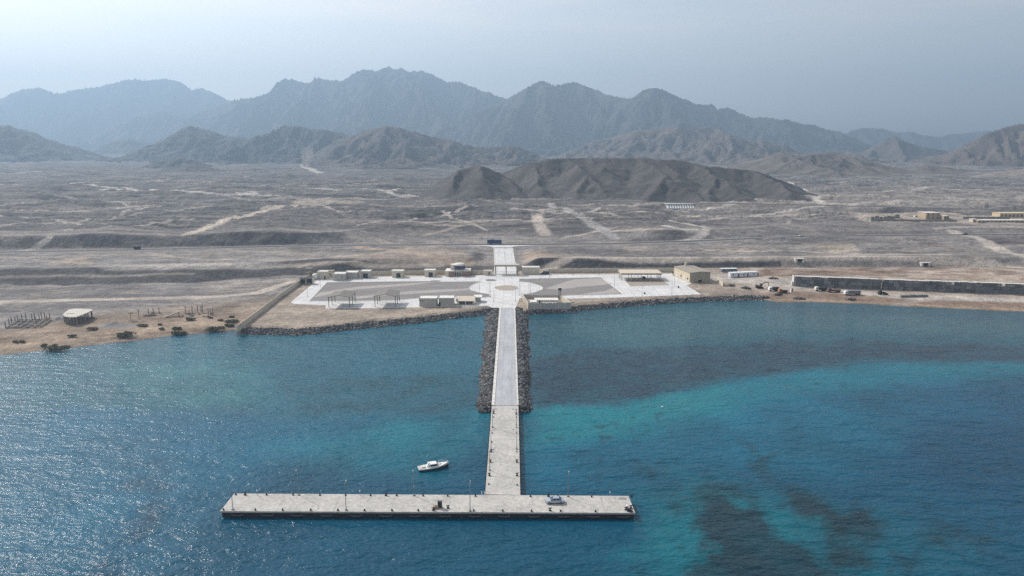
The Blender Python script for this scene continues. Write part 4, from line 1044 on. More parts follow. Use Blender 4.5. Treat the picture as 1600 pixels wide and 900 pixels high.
setting(MB().prism(poly([(905, 460), (945, 454.5), (958, 450), (968, 458.8), (930, 460)]), 2.2, 2.262).build("gravel_path", GRAVEL_L))
def oval(px, py, w, h, name, m, z):
    c = Q(px, py); rx = abs(Q(px + w, py)[0] - c[0]); ry = abs(Q(px, py - h)[1] - Q(px, py + h)[1]) / 2
    setting(MB().prism([(c[0] + rx * math.cos(a), c[1] + ry * math.sin(a)) for a in np.linspace(0, 2 * math.pi, 41)[:-1]], z - 0.3, z).build(name, m)); return c, rx, ry
c, rx, ry = oval(791, 450, 19.5, 3.9, "kerb", KERB, 2.42); oval(791, 450, 18.3, 3.6, "traffic_island", SANDY, 2.47)
oval(766.5, 438, 9, 1.6, "kerb", KERB, 2.40); oval(766.5, 438, 8.4, 1.4, "traffic_island", GRAVEL, 2.44)
oval(680, 439.3, 8.6, 1.0, "kerb", KERB, 2.41); oval(680, 439.3, 8, 0.8, "traffic_island", GRAVEL, 2.45)
# access road up to the coast road, in two carriageways
def ribbon(name, pts, w, m, zf, off=0.0, th=0.25, sub=1):
    q = []
    for a, b in zip(pts, pts[1:]):
        for k in range(sub): q.append(tuple(a[i] + (b[i] - a[i]) * k / sub for i in range(2)))
    q.append(pts[-1][:2]); rings = []
    for i, p in enumerate(q):
        a, b = q[max(i - 1, 0)], q[min(i + 1, len(q) - 1)]
        d = Vector((b[0] - a[0], b[1] - a[1])).normalized(); n = Vector((d.y, -d.x)); c = Vector(p) + n * off; z = zf(p)
        l, r_ = c - n * w / 2, c + n * w / 2
        rings.append([(l.x, l.y, z - th), (r_.x, r_.y, z - th), (r_.x, r_.y, z), (l.x, l.y, z)])
    return setting(MB().loft(rings).build(name, m))
acc = [(ACCESS[0][0], ACCESS[0][1] - 1.0), ACCESS[1], ACCESS[2]]
azf = lambda p: float(np.interp(p[1], _acy, [2.2, 4.6, 7.9])) + 0.10
ribbon("access_road", acc, 14.0, PAVE, azf, 0, 0.3, 8)
ribbon("median_kerb", acc, 0.5, KERB, lambda p: azf(p) + 0.18, 0, 0.3, 8)
ribbon("kerb", acc, 0.5, KERB, lambda p: azf(p) + 0.16, -7.3, 0.3, 8); ribbon("kerb", acc, 0.5, KERB, lambda p: azf(p) + 0.16, 7.3, 0.3, 8)
y_end = ACCESS[2][1]; xa = ACCESS[2][0]
setting(MB().prism([(xa - 7, y_end - 9), (xa + 7, y_end - 9), (xa + 9, y_end - 4), (xa + 15, y_end - 0.5), (xa + 24, y_end + 1.5), (xa + 24, y_end + 2.5), (xa - 30, y_end + 2.5), (xa - 30, y_end + 1.0), (xa - 16, y_end - 1), (xa - 9, y_end - 4.5)], 7.6, 8.02).build("road_junction", PAVE))
ribbon("coast_road", COAST_ROAD, 7.5, ASPH, lambda p: 8.05, 0, 0.3, 4)
ribbon("road_shoulder", COAST_ROAD, 11.0, GRAVEL_L, lambda p: 7.97, 0, 0.3, 4)
def hr_z(p):
    d, q = seg_dist(np.array([p[0]]), np.array([p[1]]), HIGH_ROAD)
    return 18.25
ribbon("high_road", HIGH_ROAD, 9, ASPH, hr_z, 0, 0.4, 4)
# ---------------------------------------------------------------- port buildings
def sight(px0, px1, py, top, z=PZ):
    """width, height and place of a front sighted between px0 and px1 with foot at py and eaves at top"""
    a, b = G(px0, py, z), G(px1, py, z); y = (a[1] + b[1]) / 2
    return a[0], b[0], y, at_dist((px0 + px1) / 2, top, y)[2] - z
def house(label, px0, px1, py, top, depth, wall=GREYW, roof=ROOFW, over=0.25, doors=(), windows=(), name="port_building", cat="building", ribs=0, roof_t=0.3, parapet=True, z=PZ):
    x0, x1, y, h = sight(px0, px1, py, top, z)
    b = thing(name, label, cat, ((x0 + x1) / 2, y, z + 0.05 if z == PZ else z)); w = (x1 - x0) / 2
    MB().box(-w, w, 0, depth, -0.3, h).build("wall", wall, b)
    r = MB().box(-w - over, w + over, -over, depth + over, h + 0.003, h + roof_t).build("roof", roof, b)
    if parapet:
        m = MB(); t = h + roof_t
        for q in ((-w - over, w + over, -over, -over + 0.2), (-w - over, w + over, depth + over - 0.2, depth + over), (-w - over, -w - over + 0.2, -over + 0.2, depth + over - 0.2), (w + over - 0.2, w + over, -over + 0.2, depth + over - 0.2)):
            m.box(*q, t, t + 0.25)
        m.build("parapet", wall, r)
    for t, wd, hh in doors:
        c = -w + t * 2 * w; d = MB().box(c - wd / 2, c + wd / 2, -0.05, 0.05, 0.0, hh).build("door", DARKM, b)
        MB().box(c + wd / 2 - 0.2, c + wd / 2 - 0.08, -0.11, -0.053, 1.0, 1.12).build("handle", STEEL, d)
    for t, wd, z0, z1 in windows:
        c = -w + t * 2 * w; f = MB().box(c - wd / 2, c + wd / 2, -0.06, 0.05, z0, z1).build("window", DARKM, b)
        MB().box(c - wd / 2 + 0.08, c + wd / 2 - 0.08, -0.075, -0.062, z0 + 0.08, z1 - 0.08).build("pane", GLASS, f)
        MB().box(c - wd / 2 - 0.1, c + wd / 2 + 0.1, -0.16, -0.003, z0 - 0.12, z0 - 0.02).build("sill", KERB, f)
    if ribs:
        m = MB()
        for k in range(ribs + 1):
            c = -w + (2 * w) * k / ribs; m.box(c - 0.12, c + 0.12, -0.1, -0.002, 0, h - 0.01)
        m.build("pilasters", wall, b)
    return b, w, h
house("small cream guard house at the left end of the row beside the white tank", 496.5, 511.5, 436.3, 425.6, 5.5, CREAM, doors=[(0.75, 0.9, 2.1)])
house("low yellowish annex behind and right of the leftmost cream guard house", 512, 520.5, 432.6, 424.6, 4, CREAM, ROOFT, windows=[(0.5, 0.8, 1.2, 2.2)])
house("grey flat roofed front block with two small windows near the left corner", 520.3, 539, 438.6, 429.0, 7, GREYW, windows=[(0.25, 0.6, 2.2, 2.7), (0.75, 0.6, 2.2, 2.7)])
house("grey flat roofed block set back behind the two-window block", 539.2, 558, 435.6, 426.8, 7, GREYW, doors=[(0.15, 1.0, 2.1)])
house("grey block with wide shutters and a sunlit left wall", 563.5, 578.5, 434.6, 424.8, 6, GREYW, doors=[(0.5, 3.2, 3.0)])  # plain grey walls; the left one faces the sun
house("free-standing cream kiosk between the shutter block and the twin kiosk", 612.3, 629.5, 433.8, 424.2, 5, CREAM, over=0.45, doors=[(0.6, 2.6, 2.9)])
house("free-standing cream kiosk just left of the control building with blue glass", 663.6, 679.4, 432.6, 423.2, 5, CREAM, over=0.45, doors=[(0.6, 2.6, 2.9)])
# control building: low brick wings round a glazed drum
x0, x1, y, h = sight(696.3, 734.5, 432.2, 424.0)
cb = thing("control_building", "control building with red-brown wings and a blue glazed upper storey under a white roof", "building", ((x0 + x1) / 2, y, PZ + 0.05)); w = (x1 - x0) / 2
MB().box(-w, -w + 2.2, 0, 9, -0.3, h).build("left_wing", CREAM, cb); MB().box(-w + 2.2, -w * 0.28, -0.4, 9, -0.3, h - 0.1).build("left_brick_wing", BRICK, cb); MB().box(w * 0.36, w, 0.2, 9, -0.3, h - 0.1).build("right_brick_wing", BRICK, cb)
MB().box(-w - 0.2, -w * 0.25, -0.6, 9.2, h + 0.003, h + 0.3).build("wing_roof", ROOFW, cb); MB().box(w * 0.33, w + 0.2, 0.0, 9.2, h + 0.003, h + 0.3).build("wing_roof", ROOFW, cb)
MB().box(-w * 0.28, w * 0.36, 1.2, 9, -0.3, h + 0.2).build("entrance_block", GREYW, cb)
for c in (-1.6, -0.1, 1.4):
    f = MB().box(c - 0.6, c + 0.6, 1.05, 1.19, 0.2, 2.6).build("window", KERB, cb); MB().box(c - 0.48, c + 0.48, 1.02, 1.047, 0.3, 2.5).build("pane", GLASS, f)
cx, cy, rr_ = 0.6, 5.2, 4.0
MB().lathe([(rr_, h + 0.2), (rr_, h + 0.7)], 24, (cx, cy, 0)).build("drum", CREAM, cb)
MB().lathe([(rr_ - 0.12, h + 0.7), (rr_ - 0.12, h + 3.4)], 24, (cx, cy, 0)).build("glazing", BLUEG, cb)
m = MB()
for k in range(12):
    a = 2 * math.pi * k / 12; m.tube((cx + (rr_ - 0.1) * math.cos(a), cy + (rr_ - 0.1) * math.sin(a), h + 0.68), (cx + (rr_ - 0.1) * math.cos(a), cy + (rr_ - 0.1) * math.sin(a), h + 3.42), 0.07, 6)
m.build("mullions", DARKM, cb)
MB().lathe([(rr_ + 0.35, h + 3.4), (rr_ + 0.35, h + 3.8), (rr_ * 0.6, h + 4.5), (0.3, h + 4.8)], 24, (cx, cy, 0)).build("drum_roof", ROOFW, cb, True)
MB().box(-w * 0.62, -w * 0.3, 3, 8, h + 0.3, h + 3.7).build("stair_tower", CREAM, cb)
house("tiny cream booth with one dark window left of the entrance gate", 756.3, 768, 430.4, 424.0, 3, CREAM, windows=[(0.68, 1.0, 0.9, 2.1)], over=0.3)
house("cream building with pilasters just right of the entrance gate", 816, 842.7, 428.7, 418.4, 5, CREAM, KERB, ribs=5, parapet=False)
# entrance gate
x0, x1, y, h = sight(774.5, 807.5, 429.2, 416.0)
gt = thing("entrance_gate", "entrance gate with a long flat canopy over two lanes of white road", "gate", ((x0 + x1) / 2, y, PZ + 0.05)); w = (x1 - x0) / 2
for c in (-w, 0.0, w): MB().box(c - 0.35, c + 0.35, 0, 0.7, -0.2, h).build("column", GREYW, gt)
MB().box(-w - 0.8, w + 1.4, -1.6, 3.2, h + 0.003, h + 0.9).build("canopy", ROOFT, gt)
MB().box(-w - 0.9, w + 1.5, -1.7, 3.3, h + 0.903, h + 1.05).build("canopy_roof", GREYW, gt)
for c in (-w * 0.5, w * 0.5):
    m = MB()
    for k in range(9): m.tube((c - w * 0.4 + k * w * 0.1, 0.3, 0.0), (c - w * 0.4 + k * w * 0.1, 0.3, 2.2), 0.035, 5)
    for zz in (0.15, 2.2): m.tube((c - w * 0.42, 0.3, zz), (c + w * 0.42, 0.3, zz), 0.05, 5)
    m.build("barred_leaf", STEEL, gt)
# dark van right of the gate
def van(label, loc, rz, paint, L=5.2, Hh=2.1, name="parked_van", cat="van"):
    c = thing(name, label, cat, loc, rz)
    pr = [(-L / 2, 0.4), (-L / 2, 1.0), (-L / 2 + 0.7, 1.25), (-L / 2 + 1.35, Hh), (L / 2 - 0.1, Hh), (L / 2, 1.0), (L / 2, 0.4)]
    MB().extrude(pr, -0.9, 0.9).build("body", paint, c)
    for s in (-1, 1): MB().box(-L / 2 + 1.35, L / 2 - 0.4, s * 0.905 - 0.004, s * 0.905 + 0.004, 1.25, Hh - 0.25).build("side_window", GLASS, c)
    for s in (-1, 1):
        for x in (-L / 2 + 0.9, L / 2 - 0.9): MB().tube((x, s * 0.7, 0.36), (x, s * 0.93, 0.36), 0.36, 12).build("wheel", BLACK, c)
    return c
van("dark blue van parked by the wall right of the pilastered cream building", (*Q(852, 428.8), PZ + 0.05), 0.0, mat("dark_blue_paint", (0.03, 0.04, 0.075), 0.4, 0.1, 1.0))
# quay buildings left of the causeway
b, w, h = house("long grey flat roofed quayside shed, left half of the pair", 655.3, 682, 479.4, 467.5, 7, GREYW, ROOFW, windows=[(0.08, 0.7, 3.0, 3.5), (0.2, 0.7, 3.0, 3.5)], over=0.3)
house("grey flat roofed quayside shed, right half beside the glass fronted pavilion", 685.6, 708.5, 478.6, 467.0, 7, GREYW, ROOFW, over=0.3, doors=[(0.06, 1.0, 2.2)])
x0, x1, y, h = sight(714.5, 741, 476.3, 470.8)
pv = thing("pavilion", "beige roofed quayside pavilion with white pillars and dark glass front", "building", ((x0 + x1) / 2, y, PZ + 0.05)); w = (x1 - x0) / 2
MB().box(-w + 0.4, w - 0.4, 1.2, 6, -0.2, h + 0.6).build("wall", CREAM, pv)
for k in range(4): MB().box(-w + 1 + k * (2 * w - 2) / 4 + 0.1, -w + 1 + (k + 1) * (2 * w - 2) / 4 - 0.1, 1.1, 1.19, 0.3, h - 0.2).build("glass_panel", GLASS, pv)
for c in (-w + 0.15, -w * 0.02, w - 0.15): MB().box(c - 0.22, c + 0.22, 0, 0.44, -0.2, h).build("pillar", WHITE, pv)
MB().loft([[(-w - 0.8, -0.7, h), (w + 0.4, -0.7, h), (w + 0.4, -0.7, h + 0.3), (-w - 0.8, -0.7, h + 0.3)], [(-w - 0.8, 6.4, h + 1.2), (w + 0.4, 6.4, h + 1.2), (w + 0.4, 6.4, h + 1.5), (-w - 0.8, 6.4, h + 1.5)]]).build("roof", ROOFB, pv)
house("small grey kiosk with an overhanging white roof between pavilion and roundabout", 742.5, 750.8, 472.2, 464.8, 4.5, GREYW, ROOFW, over=0.8, parapet=False)
# two gabled sunshade canopies
def canopy(label, px0, px1, py, top):
    x0, x1, y, h = sight(px0, px1, py, top); w = (x1 - x0) / 2
    b = thing("vehicle_canopy", label, "canopy", ((x0 + x1) / 2, y, PZ + 0.05), 0, "gabled canopies on the quay")
    D = 13.0
    for yy in (0.0, D * 0.5, D - 0.3):
        for s in (-1, 1): MB().box(s * w - 0.14, s * w + 0.14, yy, yy + 0.28, -0.2, h).build("post", DARKM, b)
    m = MB(); g = 1.0
    m.loft([[(-w - 0.6, yy, h - 0.1), (0, yy, h + g), (w + 0.6, yy, h - 0.1), (w + 0.6, yy, h + 0.08), (0, yy, h + g + 0.18), (-w - 0.6, yy, h + 0.08)] for yy in (-0.6, D + 0.4)])
    m.build("roof", mat("canopy_sheet", (0.2, 0.185, 0.17), 0.85, 0.1, 0.4), b)
    m = MB()
    for s in (-1, 1): m.tube((s * w, 0.14, h - 0.15), (0, 0.14, h + g - 0.1), 0.1, 6)
    m.build("truss", DARKM, b)
    return b
canopy("tan gabled canopy on dark posts, the one nearer the left wall", 514, 546.5, 480.5, 464.5)
canopy("tan gabled canopy on dark posts, the one nearer the quayside sheds", 586, 618, 479.3, 463.0)
# walled compound right of the causeway
cpd = thing("walled_compound", "walled compound of grey panels at the right shoulder of the causeway", "compound", (*Q(858, 482.0), PZ))
ox, oy_ = Q(858, 482.0)
def lp_(px, py): p = Q(px, py); return (p[0] - ox, p[1] - oy_)
def wall_run(m, a, b, h, t=0.25):
    d = Vector((b[0] - a[0], b[1] - a[1])).normalized(); n = Vector((-d.y, d.x)) * t / 2
    return m.loft([[(a[0] - n.x, a[1] - n.y, -0.5), (a[0] + n.x, a[1] + n.y, -0.5), (a[0] + n.x, a[1] + n.y, h), (a[0] - n.x, a[1] - n.y, h)], [(b[0] - n.x, b[1] - n.y, -0.5), (b[0] + n.x, b[1] + n.y, -0.5), (b[0] + n.x, b[1] + n.y, h), (b[0] - n.x, b[1] - n.y, h)]])
pxs = [826.5, 835, 844.7, 854, 863.4, 873, 882.7, 892]
for a, b in zip(pxs, pxs[1:]):
    p, q = lp_(a + 0.25, 482.3 - (a - 826) * 0.018), lp_(b - 0.25, 482.3 - (b - 826) * 0.018); m = MB(); wall_run(m, p, q, 3.0); m.build("wall_panel", GREYW, cpd)
m = MB(); wall_run(m, lp_(815.6, 466.5), lp_(825.8, 482.2), 3.0); m.build("side_wall", CREAM, cpd)
for t in np.linspace(0.03, 0.97, 6):
    a, b = lp_(815.6, 466.5), lp_(825.8, 482.2); x, y = a[0] + t * (b[0] - a[0]), a[1] + t * (b[1] - a[1])
    MB().box(x - 0.3, x + 0.3, y - 0.3, y + 0.3, -0.3, 3.15).build("pilaster", KERB, cpd)
m = MB(); wall_run(m, lp_(875.5, 469), lp_(892.2, 480.9), 3.0); m.build("side_wall", CREAM, cpd)
m = MB(); wall_run(m, lp_(816, 466.3), lp_(875, 467), 2.2); m.build("back_wall", GREYW, cpd)
house("white roofed shed inside the walled compound, longer one at the back", 836, 872, 474.2, 469.5, 5, ROOFW, ROOFW, name="compound_shed", cat="shed", parapet=False, doors=[(0.2, 0.9, 1.9)])
house("low red-brown fronted store inside the walled compound", 848.5, 870.5, 478.0, 475.2, 2.2, BRICK, ROOFW, name="compound_store", cat="shed", parapet=False)
house("small white store in the left corner of the walled compound", 828.5, 838, 478.0, 472.6, 4, ROOFW, ROOFW, name="compound_store", cat="shed", parapet=False)
x, y = Q(874.4, 469.5); h = at_dist(874, 449, y)[2] - PZ
wt = thing("watchtower", "slim dark watchtower with a boxy cabin behind the walled compound", "tower", (x, y, PZ))
for sx in (-0.6, 0.6):
    for sy in (-0.6, 0.6): MB().tube((sx, sy, -0.3), (sx * 0.8, sy * 0.8, h - 1.9), 0.1, 6).build("leg", DARKM, wt)
m = MB()
for k in range(4):
    z0 = 0.3 + k * (h - 2.4) / 4; z1 = z0 + (h - 2.4) / 4
    for s in (-1, 1): m.tube((-0.58, s * 0.58, z0), (0.58, s * 0.58, z1), 0.05, 5); m.tube((s * 0.58, -0.58, z1), (s * 0.58, 0.58, z0), 0.05, 5)
m.build("bracing", DARKM, wt)
MB().box(-0.95, 0.95, -0.95, 0.95, h - 1.9, h - 0.25).build("cabin", mat("grey_cabin", (0.22, 0.22, 0.22), 0.8, 0.15, 1.0), wt); MB().box(-1.15, 1.15, -1.15, 1.15, h - 0.247, h).build("roof", GREYW, wt)
MB().box(-0.8, 0.8, -0.97, -0.953, h - 1.2, h - 0.5).build("window", GLASS, wt)
# parking canopy
x0, x1, y, h = sight(971, 1032.5, 438.6, 429.5)
pc = thing("parking_canopy", "long beige flat roofed open canopy over a shaded parking bay", "canopy", ((x0 + x1) / 2, y, PZ + 0.05)); w = (x1 - x0) / 2
D = 0.62 * (Q(962, 429.6)[1] - y)
for yy in (0, D * 0.33, D * 0.66, D - 0.4):
    for k in range(5 if yy in (0, D - 0.4) else 2):
        n_ = 4 if yy in (0, D - 0.4) else 1
        c = -w + 0.2 + k * (2 * w - 0.4) / n_; MB().box(c - 0.16, c + 0.16, yy, yy + 0.32, -0.2, h).build("post", GREYW, pc)
MB().box(-w - 0.4, w + 0.4, -0.5, D + 0.4, h + 0.003, h + 1.0).build("fascia", mat("canopy_fascia", (0.36, 0.33, 0.28), 0.8, 0.1, 0.5), pc)
MB().box(-w - 0.5, w + 0.5, -0.6, D + 0.5, h + 1.003, h + 1.12).build("roof", ROOFB, pc)
for k, (t, lb) in enumerate(((0.62, "dark car parked in the shade under the long beige canopy"),)):
    car(lb, (pc.location.x - w + 2 * w * t, y + D * 0.55, PZ + 0.05), math.pi / 2, mat("dark_paint", (0.04, 0.045, 0.05), 0.4, 0.1, 1.0))
# warehouse
A, B, Cc = Q(1077.3, 441.6), Q(1110, 440.6), Q(1053, 431)
wh = thing("warehouse", "large tan roofed warehouse with cream side wall right of the parking canopy", "warehouse", (A[0], A[1], PZ), math.atan2(-(Cc[0] - A[0]), Cc[1] - A[1]))
Wd = math.hypot(B[0] - A[0], B[1] - A[1]); Ln = math.hypot(Cc[0] - A[0], Cc[1] - A[1]); h = at_dist(1093, 426.6, A[1])[2] - PZ
YW = mat("yellowish_render", (0.62, 0.53, 0.38), 0.9, 0.08, 0.3)
MB().box(0, Wd, 0, Ln, -0.3, h).build("wall", YW, wh)
MB().box(0.005, Wd + 0.03, -0.04, -0.002, 0.0, h - 0.02).build("end_cladding", mat("tan_cladding", (0.36, 0.33, 0.26), 0.8, 0.1, 0.5), wh)
rf = MB().loft([[(-0.35, yy, h + 0.003), (Wd + 0.35, yy, h + 0.003), (Wd + 0.35, yy, h + 0.2), (Wd * 0.5, yy, h + 0.75), (-0.35, yy, h + 0.2)] for yy in (-0.4, Ln + 0.4)]).build("roof", ROOFT, wh)
MB().box(6.2, 7.4, Ln - 3, Ln - 1.8, h, h + 3.0).build("chimney", CREAM, rf)
for k, yy in enumerate((2.0, 6.5, 11.5, 17.0, 24.0)):
    d = MB().box(-0.06, 0.02, yy, yy + (3.0 if k % 2 else 1.6), 0 if k % 2 else 1.4, 3.4 if k % 2 else 2.6).build("door" if k % 2 else "window", KERB if k % 2 else DARKM, wh)
MB().box(Wd * 0.42, Wd * 0.6, -0.1, -0.043, 0.1, 1.5).build("vent", BLACK, wh)
for k, (a, b, c, d_) in enumerate(((1040, 433, 1052, 434), (1048, 438.6, 1066, 439.4))):
    pass
# boundary walls
def boundary(label, pts, h, name="boundary_wall", m=CREAM, post=3.5, z=PZ):
    g = [G(a, b, z) for a, b in pts]; b = thing(name, label, "wall", (*g[0], z))
    q = [(p[0] - g[0][0], p[1] - g[0][1]) for p in g]
    mm = MB(); mp_ = MB()
    for i, (p, r_) in enumerate(zip(q, q[1:])):
        wall_run(mm, p, r_, h - 0.002 * (i % 2), 0.22 + 0.01 * (i % 2)); L_ = math.hypot(r_[0] - p[0], r_[1] - p[1]); n = max(1, int(L_ / post))
        for k in range(n): x, y = p[0] + (r_[0] - p[0]) * k / n, p[1] + (r_[1] - p[1]) * k / n; mp_.box(x - 0.17, x + 0.17, y - 0.17, y + 0.17, -0.4, h + 0.12)
    mm.build("panel", m, b); mp_.build("pillars", m, b)
    return b
boundary("long cream boundary wall running from the left beach up to the port corner", [(371, 517.5), (400, 496), (440, 464.5), (462, 449), (486, 432.5)], 2.7)
boundary("cream boundary wall at the back of the port left of the entrance gate", [(578, 430.2), (660, 428.6), (697, 428)], 2.6)
boundary("short cream boundary wall between control building and tiny booth", [(735, 428.4), (756, 428.6)], 2.4)
boundary("cream boundary wall at the back of the port between gate and warehouse", [(857, 426.2), (960, 425.2), (1052, 424.6)], 2.6)
boundary("short cream boundary wall between the left corner buildings and the shutter block", [(487, 432.3), (522, 431.5), (563, 430.8)], 2.6)
boundary("sunlit cream wall stub right of the warehouse", [(1119, 438.8), (1129.5, 447.2)], 2.6)
# corner plant: generators, tank, stair frame
def box_plant(name, label, cat, px0, px1, py, top, depth, m, extra):
    x0, x1, y, h = sight(px0, px1, py, top); b = thing(name, label, cat, ((x0 + x1) / 2, y, PZ + 0.03)); w = (x1 - x0) / 2
    MB().box(-w, w, 0, depth, 0, h).build("body", m, b); MB().box(-w - 0.1, w + 0.1, -0.1, depth + 0.1, h + 0.002, h + 0.18).build("top", DARKM, b)
    for k in range(extra): MB().box(-w + 0.4 + k * 2 * w / extra, -w + 2 * w * (k + 1) / extra - 0.3, -0.07, -0.002, 0.5, h - 0.5).build("louvre", DARKM, b)
    return b
PALEG = mat("pale_green_metal", (0.38, 0.42, 0.3), 0.6, 0.15, 0.6)
box_plant("generator_container", "pale green generator container nearest the left boundary wall", "generator", 468.8, 477.8, 444.8, 435, 3.2, PALEG, 1)
box_plant("generator_container", "cream generator container beside the pale green one", "generator", 478.8, 488.6, 444.2, 434, 3.2, CREAM, 1)
x, y = Q(491.8, 437.3)
tk = thing("storage_tank", "white cylindrical storage tank left of the leftmost guard house", "tank", (x, y + 1.6, PZ)); MB().lathe([(1.7, 0), (1.7, 3.2), (1.2, 3.6), (0.2, 3.75)], 20).build("shell", WHITE, tk, True)
MB().tube((1.6, -1.2, 0), (1.6, -1.2, 3.6), 0.06, 6).build("ladder", DARKM, tk)
x, y = Q(482.5, 434)
fr = thing("stair_frame", "grey concrete frame tower behind the corner generators", "tower", (x, y, PZ))
for sx in (-1.6, 1.6):
    for sy in (0, 3): MB().box(sx - 0.25, sx + 0.25, sy - 0.25, sy + 0.25, -0.3, 6.2).build("column", RUIN, fr)
for zz in (3.0, 5.8): MB().box(-2.1, 2.1, -0.4, 3.4, zz, zz + 0.35).build("slab", RUIN, fr)
# port lamp posts
lp3 = lamp_post("tall thin grey lamp post in the port yard", 8.0, "lamp posts in the port")
repeat(lp3, [(*Q(x, y), PZ, r) for x, y, r in ((480.5, 463, 0), (500.5, 448, 0), (749.5, 457, 0), (764.4, 464, 0), (766.5, 464, 3.1), (771.6, 471, 0), (811.5, 462, 3.1), (805.5, 471, 3.1), (828.5, 457, 0), (842.5, 455, 0),
                                              (858.5, 433.5, 0), (936, 430, 0), (960, 446, 0), (1003, 461.8, 1.5), (1049.5, 461, 1.5), (1053.5, 447.5, 0), (591, 437, 0), (710.5, 437, 0), (896, 430.5, 0))])
MBp = None
for x, y, lb in ((1007, 459.7, "small grey hydrant box near the front edge of the parking apron"), (1060, 449.8, "small grey hydrant box on the apron in front of the warehouse")):
    b = thing("hydrant_box", lb, "hydrant", (*Q(x, y), PZ + 0.05)); MB().box(-0.4, 0.4, -0.3, 0.3, 0, 1.0).build("body", DARKM, b); MB().box(-0.5, 0.5, -0.4, 0.4, 1.002, 1.1).build("top", GREYW, b)

# ---------------------------------------------------------------- works area on the right
def cabin(label, px0, px1, py0, py1, top, depth, wallm, nwin, z=PZ):
    a, b = G(px0, py0, z), G(px1, py1, z); L_ = math.hypot(b[0] - a[0], b[1] - a[1]); h = at_dist(px0, top, a[1])[2] - z
    o = thing("site_cabin", label, "cabin", (*a, z + 0.02), math.atan2(b[1] - a[1], b[0] - a[0]))
    MB().box(0, L_, 0, depth, 0.15, h).build("wall", wallm, o); MB().box(-0.15, L_ + 0.15, -0.15, depth + 0.15, h + 0.002, h + 0.16).build("roof", WHITE, o)
    for k in range(nwin):
        c = L_ * (k + 0.5) / nwin; f = MB().box(c - 0.5, c + 0.5, -0.04, 0.03, 1.2, 2.1).build("window", DARKM, o); MB().box(c - 0.42, c + 0.42, -0.052, -0.043, 1.28, 2.02).build("pane", GLASS, f)
    MB().box(L_ * 0.5 - 0.45 + L_ / max(nwin, 1) * 0.5, L_ * 0.5 + 0.45 + L_ / max(nwin, 1) * 0.5, -0.04, 0.03, 0.2, 2.2).build("door", DARKM, o)
    for k in (0.3, L_ - 0.3): MB().box(k - 0.2, k + 0.2, 0.1, depth - 0.1, -0.2, 0.148).build("skid", CONC, o)
    return o
LB = mat("pale_blue_white_panel", (0.66, 0.69, 0.74), 0.7, 0.06, 0.5)
cabin("white site cabin at the left end of the cabin row", 1141, 1158.5, 433.6, 432.9, 426.8, 3.2, LB, 2)
cabin("white site cabin in the middle of the cabin row", 1158.8, 1171.5, 432.9, 432.3, 426.0, 3.2, LB, 2)
cabin("white site cabin at the right end of the cabin row", 1171.8, 1184.2, 432.3, 431.6, 425.4, 3.2, LB, 1)
cabin("shaded site cabin, coloured dark grey, behind the white cabin row", 1127.5, 1152, 425.6, 425.2, 420.4, 3.0, mat("shaded_cabin_panel", (0.2, 0.21, 0.24), 0.7, 0.1, 0.5), 3)  # shade on this white cabin is put into the dark wall colour
# excavator
x, y = G(1187, 449.6, 2.0); x2 = G(1199.5, 449.6, 2.0)[0]
ex = thing("excavator", "dark crawler excavator with its arm folded down to the right", "excavator", (x, y, float(H(x, y)) + 0.02), 0.06)
RUSTM = mat("dusty_yellow_paint", (0.14, 0.105, 0.06), 0.7, 0.35, 1.0)
for s in (-1, 1): MB().extrude([(-2.0, 0.15), (-1.7, 0.0), (1.7, 0.0), (2.0, 0.15), (2.0, 0.65), (1.7, 0.85), (-1.7, 0.85), (-2.0, 0.65)], s * 1.2 - 0.3, s * 1.2 + 0.3).build("track", BLACK, ex)
MB().box(-2.2, 1.2, -1.2, 1.2, 0.9, 1.75, 0.1, 0.1).build("upper_body", RUSTM, ex); MB().box(-2.4, -1.2, -1.2, 1.2, 1.0, 2.1, 0.15, 0.1).build("counterweight", DARKM, ex)
cbx = MB().box(-0.4, 1.2, -1.15, -0.1, 1.75, 3.1, 0.12, 0.08).build("cab", RUSTM, ex); MB().box(-0.1, 1.0, -1.17, -1.12, 2.0, 2.9).build("cab_window", GLASS, cbx)
MB().tube((0.8, 0.3, 1.6), (3.2, 0.3, 3.6), 0.3, 8, 0.28).tube((3.2, 0.3, 3.6), (5.4, 0.3, 3.4), 0.28, 8, 0.22).build("boom", RUSTM, ex)
MB().tube((5.4, 0.3, 3.5), (5.9, 0.3, 0.9), 0.24, 8, 0.18).build("stick", RUSTM, ex); MB().extrude([(5.3, 0.1), (6.4, 0.0), (6.5, 0.9), (5.6, 1.1)], -0.3, 0.9).build("bucket", DARKM, ex)
def truck(label, px0, px1, py, cabm, bedm, bed_h, flip=False, name="parked_truck", cat="truck", z=2.0):
    a, b = G(px0, py, z), G(px1, py, z); L_ = b[0] - a[0]; cx = (a[0] + b[0]) / 2; zz = float(H(cx, a[1]))
    o = thing(name, label, cat, (cx, a[1] + 1.2, zz + 0.03), math.pi if flip else 0.0); w = L_ / 2
    MB().extrude([(-w, 0.55), (-w, 1.4), (-w + 0.25, 2.45), (-w + 1.7, 2.45), (-w + 1.7, 0.55)], -1.15, 1.15).build("cab", cabm, o)
    for s in (-1, 1): MB().box(-w + 0.45, -w + 1.35, s * 1.153 - 0.006, s * 1.153 + 0.006, 1.5, 2.2).build("cab_window", GLASS, o)
    MB().box(-w + 0.4, w, -0.45, 0.45, 0.55, 0.85).build("chassis", DARKM, o)
    MB().box(-w + 1.85, w, -1.2, 1.2, 0.86, 0.86 + bed_h, 0.0, 0.0).build("body", bedm, o)
    for x_ in (-w + 0.95, w - 2.1, w - 0.9):
        for s in (-1, 1): MB().tube((x_, s * 0.85, 0.48), (x_, s * 1.16, 0.48), 0.48, 12).build("wheel", BLACK, o)
    return o
